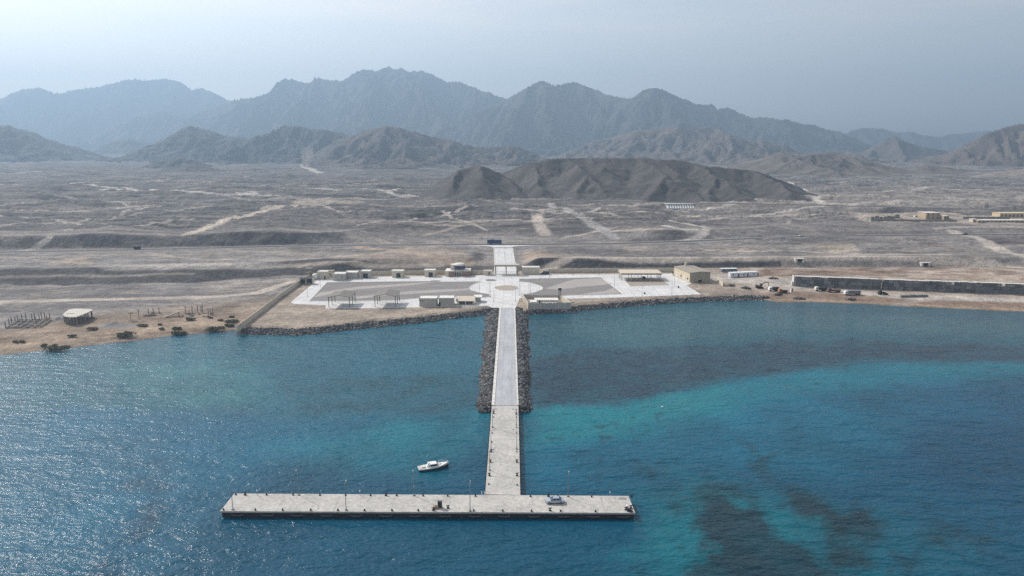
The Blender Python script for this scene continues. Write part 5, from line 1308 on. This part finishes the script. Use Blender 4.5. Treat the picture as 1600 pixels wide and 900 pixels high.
GREYB = mat("grey_truck_body", (0.2, 0.2, 0.22), 0.7, 0.2, 0.8); OR = mat("faded_orange_paint", (0.38, 0.2, 0.11), 0.7, 0.2, 0.8)
truck("white fronted truck with a dark load just right of the excavator", 1202, 1217.5, 454.3, WHITE, DARKM, 1.5)
truck("faded orange lorry right of the white fronted truck", 1217.5, 1231, 456.8, OR, DARKM, 0.8)
truck("flatbed truck with a pale cab in front of the block wall's left end", 1274.5, 1292, 454.2, KERB, DARKM, 1.3)
truck("low red-brown trailer truck in front of the block wall", 1294.5, 1314, 456.2, mat("red_brown_paint", (0.13, 0.07, 0.055), 0.7, 0.2, 0.8), mat("red_brown_paint", (0.13, 0.07, 0.055)), 0.7)
truck("white cab truck with a long grey body near the beach", 1320.5, 1345, 459.8, WHITE, GREYB, 1.9)
# tractor loader
x, y = G(1379, 460, 1.9)
tr = thing("tractor", "dark tractor parked before the gap between the two block walls", "tractor", (x, y + 1, float(H(x, y))), math.pi)
MB().box(-2.0, 0.2, -0.5, 0.5, 0.8, 1.6, 0.1, 0.06).build("bonnet", DARKM, tr); c_ = MB().box(0.2, 1.7, -0.8, 0.8, 1.0, 2.7, 0.15, 0.1).build("cab", DARKM, tr); MB().box(0.35, 1.5, -0.79, 0.79, 1.7, 2.5, 0.1, 0).build("cab_window", GLASS, c_)
for s in (-1, 1): MB().tube((1.1, s * 0.75, 0.85), (1.1, s * 1.15, 0.85), 0.85, 16).build("rear_wheel", BLACK, tr); MB().tube((-1.5, s * 0.6, 0.5), (-1.5, s * 0.95, 0.5), 0.5, 14).build("front_wheel", BLACK, tr)
MB().box(-3.4, -2.6, -1.1, 1.1, 0.2, 0.9, 0.1, 0).build("bucket", DARKM, tr); MB().tube((-2.8, -0.7, 0.6), (0.0, -0.7, 1.6), 0.1, 6).tube((-2.8, 0.7, 0.6), (0.0, 0.7, 1.6), 0.1, 6).build("loader_arm", DARKM, tr)
x, y = G(1237, 455, 2); b = thing("sentry_box", "small white upright box between the orange lorry and the block wall", "box", (x, y, float(H(x, y)))); MB().box(-0.6, 0.6, -0.6, 0.6, 0, 2.3).build("body", WHITE, b); MB().box(-0.75, 0.75, -0.75, 0.75, 2.302, 2.45).build("roof", GREYW, b); MB().box(-0.35, 0.35, -0.63, -0.603, 0.2, 1.9).build("door", DARKM, b)
# block walls: stacked cast concrete blocks
def block_wall(label, a, b, h, rows, seed, gaps=()):
    L_ = math.hypot(b[0] - a[0], b[1] - a[1]); o = thing("block_wall", label, "wall", (*a, 1.9), math.atan2(b[1] - a[1], b[0] - a[0]), "stacked block walls")
    rn = random.Random(seed); m = MB(); bh = h / rows
    for r_ in range(rows):
        x = 0.0
        while x < L_ - 0.8:
            w = rn.choice((2.0, 2.6, 3.4, 4.2)); w = min(w, L_ - x); dy = rn.uniform(-0.3, 0.25); top = bh * (r_ + 1) - 0.1 
            if r_ == rows - 1: top -= rn.choice((0, 0, 0.1, 0.25, 0.6))
            if not (r_ == rows - 1 and any(g0 < x / L_ < g1 for g0, g1 in gaps)):
                m.box(x + 0.07, x + w - 0.07, dy, 3.2 + rn.uniform(-0.1, 0.1), bh * r_ - (0.6 if r_ == 0 else 0), top, 0.02, 0.02)
            x += w
    m.build("blocks", [BLOCKM, mat('dark_block_concrete', (0.115, 0.118, 0.122), 0.9, 0.28, 0.3), mat('pale_block_concrete', (0.23, 0.23, 0.232), 0.9, 0.25, 0.3)], o, slots=[c for c in (rn.choice((0, 0, 1, 2)) for _ in range(len(m.f) // 6)) for _ in range(6)])
    x = 0.0; m = MB()
    while x < L_ - 2:
        w = rn.uniform(2, 5); m.box(x, min(x + w, L_), 0.25, 2.9, h - 0.02, h + rn.uniform(0.05, 0.3)); x += w + rn.uniform(0, 0.6)
    m.build("painted_lit_top", KERB, o)  # sunlit tops of the blocks, painted as a pale layer
    return o
block_wall("tall dark wall of stacked concrete blocks, the one behind the parked trucks", G(1242.5, 447.3, 1.9), G(1377, 452.2, 1.9), 6.0, 3, 3, ((0.93, 0.97),))
block_wall("tall dark wall of stacked concrete blocks running out at the right picture edge", G(1380, 452.6, 1.9), G(1720, 464.5, 1.9), 6.0, 3, 4, ((0.3, 0.32), (0.55, 0.57)))
wb_ = thing("wall_buttress", "pale end slab leaning on the left end of the block wall", "slab", (*G(1240, 446.6, 1.9), 1.9)); MB().box(-0.2, 0.5, 0, 3, -0.3, 6.2, 0.1, 0.1).build("slab", KERB, wb_); MB().box(-1.2, -0.25, 0.3, 1.8, -0.3, 2.6, 0.2, 0.2).build("footing", KERB, wb_)
rb = random.Random(9)
for k in range(9):
    x, y = G(1410 + k * 4.6, 463.2, 1.9); o = tag(MB().box(-1.0, 1.0, -0.7, 0.7, -0.2, 1.1 + 0.3 * rb.random(), 0.03, 0.03).build("concrete_block", BLOCKM), "loose grey concrete block in the row on the beach before the right block wall", "block", "loose concrete blocks on the beach"); o.location = (x, y, float(H(x, y))); o.rotation_euler = (0, 0, rb.uniform(-0.15, 0.15))
for px, py, w, lb in ((1216, 459, 3.0, "grey heap of rubble on the shore below the orange lorry"), (1248, 463.5, 3.5, "low grey rubble heap on the shore right of the sentry box"), (1208, 436.5, 3.2, "pale rubble heap between site cabins and block wall"), (1330, 465, 3.0, "dark rubble heap at the water's edge below the white cab truck"),
                      (1195, 462, 2.6, "brown rubble heap at the end of the rock armour"), (1165, 451.5, 3.2, "dark scrap heap left of the excavator"), (1142, 448, 2.6, "dark scrap heap beside the cream wall stub")):
    x, y = G(px, py, 1.8); sp = [(max(-w * 0.75, min(w * 0.75, rb.gauss(0, w * 0.4))), max(-w * 0.5, min(w * 0.5, rb.gauss(0, w * 0.25))), 0) for _ in range(60)]
    o = rocks("rubble_heap", [(p[0], p[1], max(0, 0.8 - 0.25 * math.hypot(p[0], p[1]))) for p in sp], int(px), 0.45, 0.9); del o['kind']; tag(o, lb, "rubble heap"); o.location = (x, y, float(H(x, y)))
for px, py, lb in ((1248.5, 414.5, "white culvert headwall with a dark mouth nearer the cabins"), (1445.5, 416.3, "culvert headwall with a dark mouth behind the right block wall")):
    x, y = GT(px, py, 3.0); z = float(H(x, y)); o = thing("culvert", lb, "culvert", (x, y - 0.8, z - 0.6)); 
    MB().box(-3.2, -1.8, 0, 2.5, 0, 2.6).build("pier_block", KERB, o); MB().box(1.8, 3.2, 0, 2.5, 0, 2.6).build("pier_block", KERB, o); MB().box(-3.4, 3.4, -0.1, 2.6, 2.602, 3.1).build("lintel", KERB, o); MB().box(-1.8, 1.8, 1.0, 1.3, 0, 2.6).build("mouth", BLACK, o)
# ---------------------------------------------------------------- ruins and shrubs on the left beach
def gz(px, py, z=2.0):
    x, y = GT(px, py, z); return x, y, float(H(x, y))
x, y, z = gz(121, 505)
pv = thing("ruined_pavilion", "roofless walled ruin pavilion: pale round concrete slab on many columns", "ruin", (x, y, z))
pv['label'] = "unfinished beach pavilion with a pale rounded roof slab on bare columns"
RZ = z + 3.9
rp_ = [(98, 491.6), (101, 494.4), (109, 495.4), (119, 495.2), (132, 490.4), (144.5, 484.8), (143.6, 483.1), (134, 482.6), (126, 482.3), (116, 482.3), (108, 483.4), (102, 487.5)]
rpw = [G(a, b, RZ) for a, b in rp_]; rpl = [(p[0] - x, p[1] - y) for p in rpw]
MB().prism(rpl, 3.55, 3.95).build("roof_slab", mat("pale_slab", (0.55, 0.52, 0.46), 0.9, 0.12, 0.4), pv)
hx, hy = G(109, 490.6, RZ); MB().prism([(hx - x - 2.2, hy - y - 0.6), (hx - x + 1.8, hy - y - 0.4), (hx - x + 2.2, hy - y + 0.9), (hx - x - 1.4, hy - y + 0.8)], 3.9, 3.962).build("roof_stain", DARKM, pv)
cxm, cym = sum(p[0] for p in rpl) / 12, sum(p[1] for p in rpl) / 12
for i in range(12):
    for f_ in ((0.0, 0.5) if i in (0, 1, 2, 3, 4, 5, 11) else (0.0,)):
        a, b = rpl[i], rpl[(i + 1) % 12]; px_, py_ = a[0] + (b[0] - a[0]) * f_, a[1] + (b[1] - a[1]) * f_
        px_, py_ = cxm + (px_ - cxm) * 0.93, cym + (py_ - cym) * 0.93
        MB().box(px_ - 0.22, px_ + 0.22, py_ - 0.22, py_ + 0.22, -0.6, 3.548).build("column", RUIN, pv)
MB().prism([(cxm + (p[0] - cxm) * 0.8, cym + (p[1] - cym) * 0.8) for p in rpl], -0.6, 0.12).build("floor_slab", RUIN, pv)
def ruin(label, cols, foot, seed, hmin, hmax, beams=True):
    xs = [gz(a, b) for a, b in cols]; cx = sum(p[0] for p in xs) / len(xs); cy = sum(p[1] for p in xs) / len(xs); z = float(H(cx, cy))
    o = thing("column_ruin", label, "ruin", (cx, cy, z)); rn = random.Random(seed)
    for p in xs:
        h = rn.uniform(hmin, hmax); q = (p[0] - cx, p[1] - cy); lz = p[2] - z
        MB().tube((q[0], q[1], lz - 0.5), (q[0] + rn.uniform(-.08, .08), q[1], lz + h), 0.24, 6, 0.2).build("column", RUIN, o)
    g = [gz(a, b) for a, b in foot]; gl = [(p[0] - cx, p[1] - cy) for p in g]
    if beams:
        m = MB(); a, b, c, d = gl
        for t in np.linspace(0, 1, 6):
            for (p, q, r_, s) in ((a, b, d, c), (a, d, b, c)):
                u = (p[0] + t * (q[0] - p[0]), p[1] + t * (q[1] - p[1])); v = (r_[0] + t * (s[0] - r_[0]), r_[1] + t * (s[1] - r_[1]))
                m.tube((u[0], u[1], 0.35 + 0.01 * t), (v[0], v[1], 0.35 + 0.01 * t), 0.28, 4)
        m.build("ground_beams", RUIN, o)
    m = MB()
    for _ in range(16):
        t, u = rn.random(), rn.random(); px_ = gl[0][0] + t * (gl[1][0] - gl[0][0]) + u * (gl[3][0] - gl[0][0]); py_ = gl[0][1] + t * (gl[1][1] - gl[0][1]) + u * (gl[3][1] - gl[0][1]); s = rn.uniform(0.3, 0.9)
        m.box(px_ - s, px_ + s, py_ - s * 0.5, py_ + s * 0.5, -0.4, rn.uniform(0.2, 0.8), 0.1, 0.1)
    m.build("rubble", RUIN, o); return o
ruin("field of bare concrete columns on a beam grid left of the pavilion", [(9, 512.5), (14.5, 508), (18.7, 505.5), (24, 503.5), (28, 501.5), (35, 503), (41, 500.5), (50.5, 501), (54.5, 500), (62, 502), (65.5, 498), (70.5, 499.5), (74, 503), (78.5, 500.2), (36, 509), (57, 507)],
     [(9, 513), (64, 511.5), (80, 501), (30, 501)], 3, 3.0, 3.9)
ruin("three thin bare columns on dark rubble right of the beach parasols", [(232.5, 492), (240, 491), (249, 490)], [(222, 495), (240, 494), (252, 489.5), (236, 490)], 4, 3.0, 3.8, False)
ruin("cluster of bare concrete columns over dark rubble nearest the long boundary wall", [(290, 489), (300.5, 489), (309, 488.5), (314.5, 488), (316.5, 487.5), (326, 493.5), (329, 492), (333, 492.5), (296, 494)], [(285, 495), (326, 496), (334, 490), (292, 489)], 5, 3.2, 4.2, False)
def parasol(label, px, py, h, r_):
    x, y, z = gz(px, py); o = thing("beach_parasol", label, "parasol", (x, y, z))
    MB().tube((0, 0, -0.3), (0, 0, h), 0.09, 6).build("post", TRUNK, o); MB().lathe([(r_, h - 0.55), (r_ * 0.95, h - 0.45), (r_ * 0.35, h + 0.1), (0.06, h + 0.25)], 12).build("thatch", SHRUBD, o); MB().tube((0, 0, -0.1), (0, 0, 0.15), 0.6, 10).build("foot", RUIN, o)
parasol("thatched beach parasol right of the pavilion", 204.8, 500, 3.8, 1.6)
x, y, z = gz(217.5, 499); o = thing("bare_post", "tall bare post with short crossbars right of the thatched parasol", "post", (x, y, z)); MB().tube((0, 0, -0.3), (0, 0, 5.2), 0.12, 6).build("pole", TRUNK, o); MB().tube((-0.8, 0, 4.2), (0.8, 0, 4.2), 0.08, 6).tube((-0.7, 0, 4.9), (0.7, 0, 4.9), 0.08, 6).build("crossbars", TRUNK, o)
x, y, z = gz(268, 495); o = thing("tilted_slab", "tilted grey slab ramp between the thin columns and the column cluster", "slab", (x, y, z), 0.5); MB().loft([[(-4, -1.2, -0.2), (-4, 1.2, -0.2), (-4, 1.2, 0.1), (-4, -1.2, 0.1)], [(4, -1.2, 2.2), (4, 1.2, 2.2), (4, 1.2, 2.5), (4, -1.2, 2.5)]]).build("slab", RUIN, o); MB().box(3.2, 3.6, -1, 1, -0.4, 2.1).build("prop", RUIN, o)
def mound(name, label, px, py, w, h, m, seed):
    x, y, z = gz(px, py); n = 28; X, Y = np.meshgrid(np.linspace(-1.2, 1.2, n), np.linspace(-1.2, 1.2, n)); r_ = np.hypot(X, Y)
    Z = h * np.clip(1 - r_, -0.2, 1) ** 1.0 * (1 + 0.5 * fbm(X * 2 + seed, Y * 2, 4)) if False else h * (np.exp(-2.6 * r_ ** 2) - 0.08) * (1 + 0.6 * fbm(X * 2 + seed, Y * 2, 4))
    o = link(name, grid_mesh(name, X * w, Y * w * 0.55, Z), m); tag(o, label, "mound"); o.location = (x, y, z); return o
mound("gravel_mound", "long low grey gravel mound right of the pavilion", 180, 508.5, 8, 1.9, GRAVEL, 2)
mound("gravel_mound", "dark soil mound just left of the pavilion", 92, 500, 4.5, 1.5, GRAVEL, 5)
rs = random.Random(21)
def shrub(label, px, py, w, h, m, stemm, group):
    """low spreading bush: stems and hundreds of small leaf clumps"""
    x, y, z = gz(px, py); o = thing("shrub", label, "shrub", (x, y, z), 0, group); st_m = MB(); lf = MB()
    n = int(min(900, 200 + 80 * w))
    for k in range(9):
        a = rs.uniform(0, 6.28); d = rs.uniform(0.3, 0.8); st_m.tube((0, 0, -0.2), (math.cos(a) * d * w * 0.45, math.sin(a) * d * w * 0.3, h * rs.uniform(0.4, 0.8)), 0.05, 5, 0.015)
    lobes = [(rs.uniform(-0.4, 0.4) * w, rs.uniform(-0.2, 0.2) * w, rs.uniform(0.2, 0.6) * h, rs.uniform(0.14, 0.28) * w) for _ in range(6 + int(w))]
    for k in range(n):
        c = rs.choice(lobes); a = rs.uniform(0, 6.28); e = rs.uniform(-0.5, 1.4); r_ = c[3] * rs.uniform(0.55, 1.05)
        p = Vector((c[0] + r_ * math.cos(a) * math.cos(e), c[1] + r_ * 0.8 * math.sin(a) * math.cos(e), max(0.05, min(h * 0.9, c[2] * 0.8 + r_ * 0.45 * math.sin(e)))))
        s = rs.uniform(0.12, 0.32); u = Vector((rs.gauss(0, 1), rs.gauss(0, 1), rs.gauss(0, 0.7))).normalized() * s; v = u.cross(Vector((rs.gauss(0, 1), rs.gauss(0, 1), rs.gauss(0, 1)))).normalized() * s
        lf.add([p - u - v, p + u - v * 0.6, p + u * 0.5 + v, p - u * 0.7 + v * 0.8], [(0, 1, 2, 3)])
    st_m.build("stem", stemm, o); lf.build("foliage", m, o); return o
SH = [(90, 547.5, 36, 11, "broad dark green shrub at the water's edge, biggest and leftmost on the beach"), (195, 525.5, 34, 9, "broad green shrub above the shoreline below the grey gravel mound"), (281, 522.5, 25, 7, "green shrub hugging the shoreline between two larger shrubs"),
      (336, 517.5, 28, 9, "broad green shrub at the shoreline beside the rock armour"), (299, 500.5, 15, 6, "round grey-green shrub below the cluster of bare columns"), (275, 514.5, 14, 5, "small dark shrub above the shoreline shrub"),
      (357, 510.5, 14, 6, "grey-green shrub close to the foot of the long boundary wall"), (363, 503, 20, 5, "wide low grey shrub beside the long boundary wall"), (363, 496, 9, 3.5, "small dark shrub higher up beside the long boundary wall"),
      (112, 527, 13, 5, "grey-green shrub in front of the pavilion"), (145, 515.5, 17, 6, "dry brown shrub at the pavilion's shaded foot"), (24, 534.5, 9, 4, "small brown shrub, left one of a pair on the left beach"), (35, 534.8, 9, 4, "small brown shrub, right one of a pair on the left beach"),
      (70, 541, 12, 5, "dry brown shrub behind the biggest shoreline shrub"), (224, 510, 16, 5, "wide dry shrub below the beach parasol"), (250.5, 508, 6, 3.5, "tiny dark shrub below the three thin columns"), (252, 515, 8, 4, "small brown shrub above the middle shoreline"), (345, 501, 9, 3, "tiny dry shrub left of the boundary wall shrubs"), (330, 497, 8, 3, "tiny dry shrub below the right end of the column cluster")]
for px, py, wp, hp, lb in SH:
    k = 2.85 if py < 520 else 3.2; dry = 'brown' in lb or 'dry' in lb
    shrub(lb, px, py, wp / k * 0.85, hp / k * 0.95, SHRUBD if dry else SHRUB, TRUNK, "shrubs on the left beach")

# ---------------------------------------------------------------- coast road traffic
def bus(label, px0, px1, py):
    a, b = G(px0, py, 8.05), G(px1, py, 8.05); w = (b[0] - a[0]) / 2
    o = thing("bus", label, "bus", ((a[0] + b[0]) / 2, a[1] + 1.3, 8.05)); BL = mat("bus_blue_paint", (0.03, 0.075, 0.2), 0.35, 0.1, 0.6)
    MB().extrude([(-w, 0.4), (-w, 3.1), (-w + 0.15, 3.3), (w - 0.5, 3.3), (w - 0.1, 2.6), (w, 1.4), (w, 0.4)], -1.25, 1.25).build("body", BL, o)
    for s in (-1, 1): MB().box(-w + 0.5, w - 1.2, s * 1.256 - 0.006, s * 1.256 + 0.006, 1.7, 2.75).build("window_band", GLASS, o)
    for x_ in (-w + 2.4, -w + 3.6, w - 2.2):
        for s in (-1, 1): MB().tube((x_, s * 0.95, 0.5), (x_, s * 1.27, 0.5), 0.5, 12).build("wheel", BLACK, o)
    MB().box(-w * 0.6, -w * 0.1, -0.8, 0.8, 3.302, 3.55).build("roof_unit", mat("dark_blue_paint", (0.03, 0.04, 0.075)), o); return o
bus("dark blue coach on the coast road above the entrance gate", 761.3, 784, 381.2)
truck("dark lorry on the coast road far left", 208.5, 218, 389.9, DARKM, DARKM, 1.6, True, z=7.9)
def on_road(px, py): a = G(px, py, 8.06); d, q = seg_dist(np.array([a[0]]), np.array([a[1]]), COAST_ROAD); return a
car("white car on the coast road far left, ahead of the dark lorry", (*G(272, 389.2, 8.06), 8.06), 0.05, WHITE)
car("white car on the coast road at the right above the embankment", (*G(1252, 369.2, 8.06), 8.06), 0.3, WHITE)
car("dark car on the coast road at the far right", (*G(1508, 366.6, 8.06), 8.06), 0.05, mat("dark_paint", (0.04, 0.045, 0.05)))

# ---------------------------------------------------------------- far buildings on the plain
a, b = GT(1041.5, 325, 17), GT(1087, 325.4, 17)
L_ = b[0] - a[0]; z = min(float(H(a[0], a[1])), float(H(b[0], b[1])))
vd = thing("viaduct", "row of white piers under the high road at the foot of the dark hill", "bridge", (a[0], a[1] + 2, z))
for k in range(11):
    x = L_ * (k + 0.5) / 11; MB().loft([[(xx, -5.5, -1.0), (xx, 3, -1.0), (xx, 3, 4.4), (xx, 0.6, 4.4), (xx, -5.5, 0.4)] for xx in (x - 0.95, x + 0.95)]).build("pier", WHITE, vd)  # sloped pier fronts, shaped to catch sunlight and look bright
MB().box(-1, L_ + 1, -0.3, 6, 4.402, 5.2).build("deck", KERB, vd); MB().box(0, L_, 2.0, 2.4, -1, 2.2).build("back_wall", GREYW, vd)
def far_house(label, px0, px1, py, top, depth, wall, storeys=1, name="far_house", roof=KERB):
    x0, y0 = GT(px0, py, 17); x1, _ = GT(px1, py, 17); z = float(H((x0 + x1) / 2, y0)); h = at_dist((px0 + px1) / 2, top, y0)[2] - z
    o = thing(name, label, "house", ((x0 + x1) / 2, y0, z)); w = (x1 - x0) / 2
    MB().box(-w, w, 0, depth, -1, h).build("wall", wall, o); MB().box(-w - 0.3, w + 0.3, -0.3, depth + 0.3, h + 0.003, h + 0.3).build("roof", roof, o)
    n = max(2, int(w * 2 / 4))
    for s in range(storeys):
        for k in range(n):
            c = -w + 2 * w * (k + 0.5) / n; zz = h * s / storeys + 0.25 * h / storeys
            MB().box(c - 0.6, c + 0.6, -0.05, 0.05, zz, zz + 0.5 * h / storeys).build("window", BLACK, o)
    return o
VY = mat("ochre_render", (0.45, 0.36, 0.25), 0.9, 0.12, 0.3)
far_house("unfinished two storey ochre villa on the plain at the right", 1446, 1474, 343.5, 333, 14, VY, 2)
far_house("small ochre upper block right behind the two storey villa", 1474.5, 1482, 343, 337.5, 8, VY)
far_house("tiny white hut left of the two storey villa", 1430, 1433, 339.2, 337, 3, WHITE)
far_house("long low ochre building at the far right edge of the plain", 1527, 1612, 348.5, 344.5, 9, VY)
far_house("low cream block with a sunlit left face beside the long ochre building", 1520, 1526.6, 347.3, 342.8, 6, CREAM)
far_house("long sand coloured hall behind the long ochre building", 1562, 1640, 340.5, 333.5, 12, mat("sand_render", (0.55, 0.45, 0.31), 0.9, 0.08, 0.3), 1, roof=mat("sand_roof", (0.6, 0.5, 0.34), 0.9, 0.08, 0.3))
def far_wall(label, px0, px1, py, h):
    x0, y0 = GT(px0, py, 17); x1, y1 = GT(px1, py, 17); z = float(H((x0 + x1) / 2, y0)); o = thing("garden_wall", label, "wall", (x0, y0, z)); m = MB(); wall_run(m, (0, 0), (x1 - x0, y1 - y0), h, 0.3); m.build("wall", RUIN, o)
    m = MB(); n = int((x1 - x0) / 6)
    for k in range(n + 1): m.box(k * 6 - 0.25, k * 6 + 0.25, -0.25, 0.25, -0.3, h + 0.3)
    m.build("pillars", RUIN, o)
far_wall("long low brown garden wall before the two storey villa", 1361, 1495, 346, 2.6)
far_wall("low brown wall between villa and long ochre building", 1505, 1578, 343.2, 2.0)
rr2 = random.Random(4)
for k in range(7):
    px = 1364 + k * 6.3 + rr2.uniform(-1, 1); x, y = GT(px, 342.6 + rr2.uniform(-0.6, 0.6), 17); z = float(H(x, y)); w = rr2.uniform(1.2, 2.4); h = rr2.uniform(2.0, 4.0)
    o = thing("roofless_hut", "roofless ruined brown hut behind the long garden wall left of the villa", "hut", (x, y, z), rr2.uniform(-0.1, 0.1), "roofless huts left of the villa"); MB().box(-w, w, 0, 0.4, -0.5, h).build("front_wall", RUIN, o); MB().box(-w, -w + 0.4, 0.402, 4, -0.5, h * 0.8).build("side_wall", RUIN, o); MB().box(w - 0.4, w, 0.402, 4, -0.5, h * 0.6).build("side_wall", RUIN, o)
for px, py, w, lb in ((172, 297.5, 16, "pale levelled concrete plot beside the far left track"), (386, 303.2, 15, "pale walled plot on the hazy left plain")):
    x, y = GT(px, py, 22); z = float(H(x, y)); o = thing("walled_plot", lb, "plot", (x, y, z)); MB().box(-w, w, -6, 14, -2, 0.9).build("slab", KERB, o); MB().box(-w, w, 14, 14.4, -2, 3.0).build("wall", KERB, o)
# dust rising from the quarry at the foot of the hills
x, y = GT(481, 262, 27); z = float(H(x, y))
du = bpy.data.meshes.new("dust_plume"); import bmesh
bm = bmesh.new(); bmesh.ops.create_icosphere(bm, subdivisions=3, radius=1.0)
for v in bm.verts: v.co = Vector((v.co.x * (18 + 9 * v.co.z) + 10 * v.co.z, v.co.y * 18, (v.co.z + 1) * 32)) * (1 + 0.25 * float(perlin(np.array(v.co.x * 2 + 5), np.array(v.co.z * 2))))
bm.to_mesh(du); bm.free()
dm = bpy.data.materials.new("dust"); dm.use_nodes = True; dm.node_tree.nodes.clear()
o_ = dm.node_tree.nodes.new('ShaderNodeOutputMaterial'); v_ = dm.node_tree.nodes.new('ShaderNodeVolumePrincipled'); v_.inputs['Color'].default_value = (0.95, 0.9, 0.85, 1); v_.inputs['Density'].default_value = 0.008; v_.inputs['Anisotropy'].default_value = 0.3
dm.node_tree.links.new(v_.outputs[0], o_.inputs['Volume'])
du_o = setting(link("dust_plume", du, dm), 'stuff'); du_o.location = (x, y, z - 3)
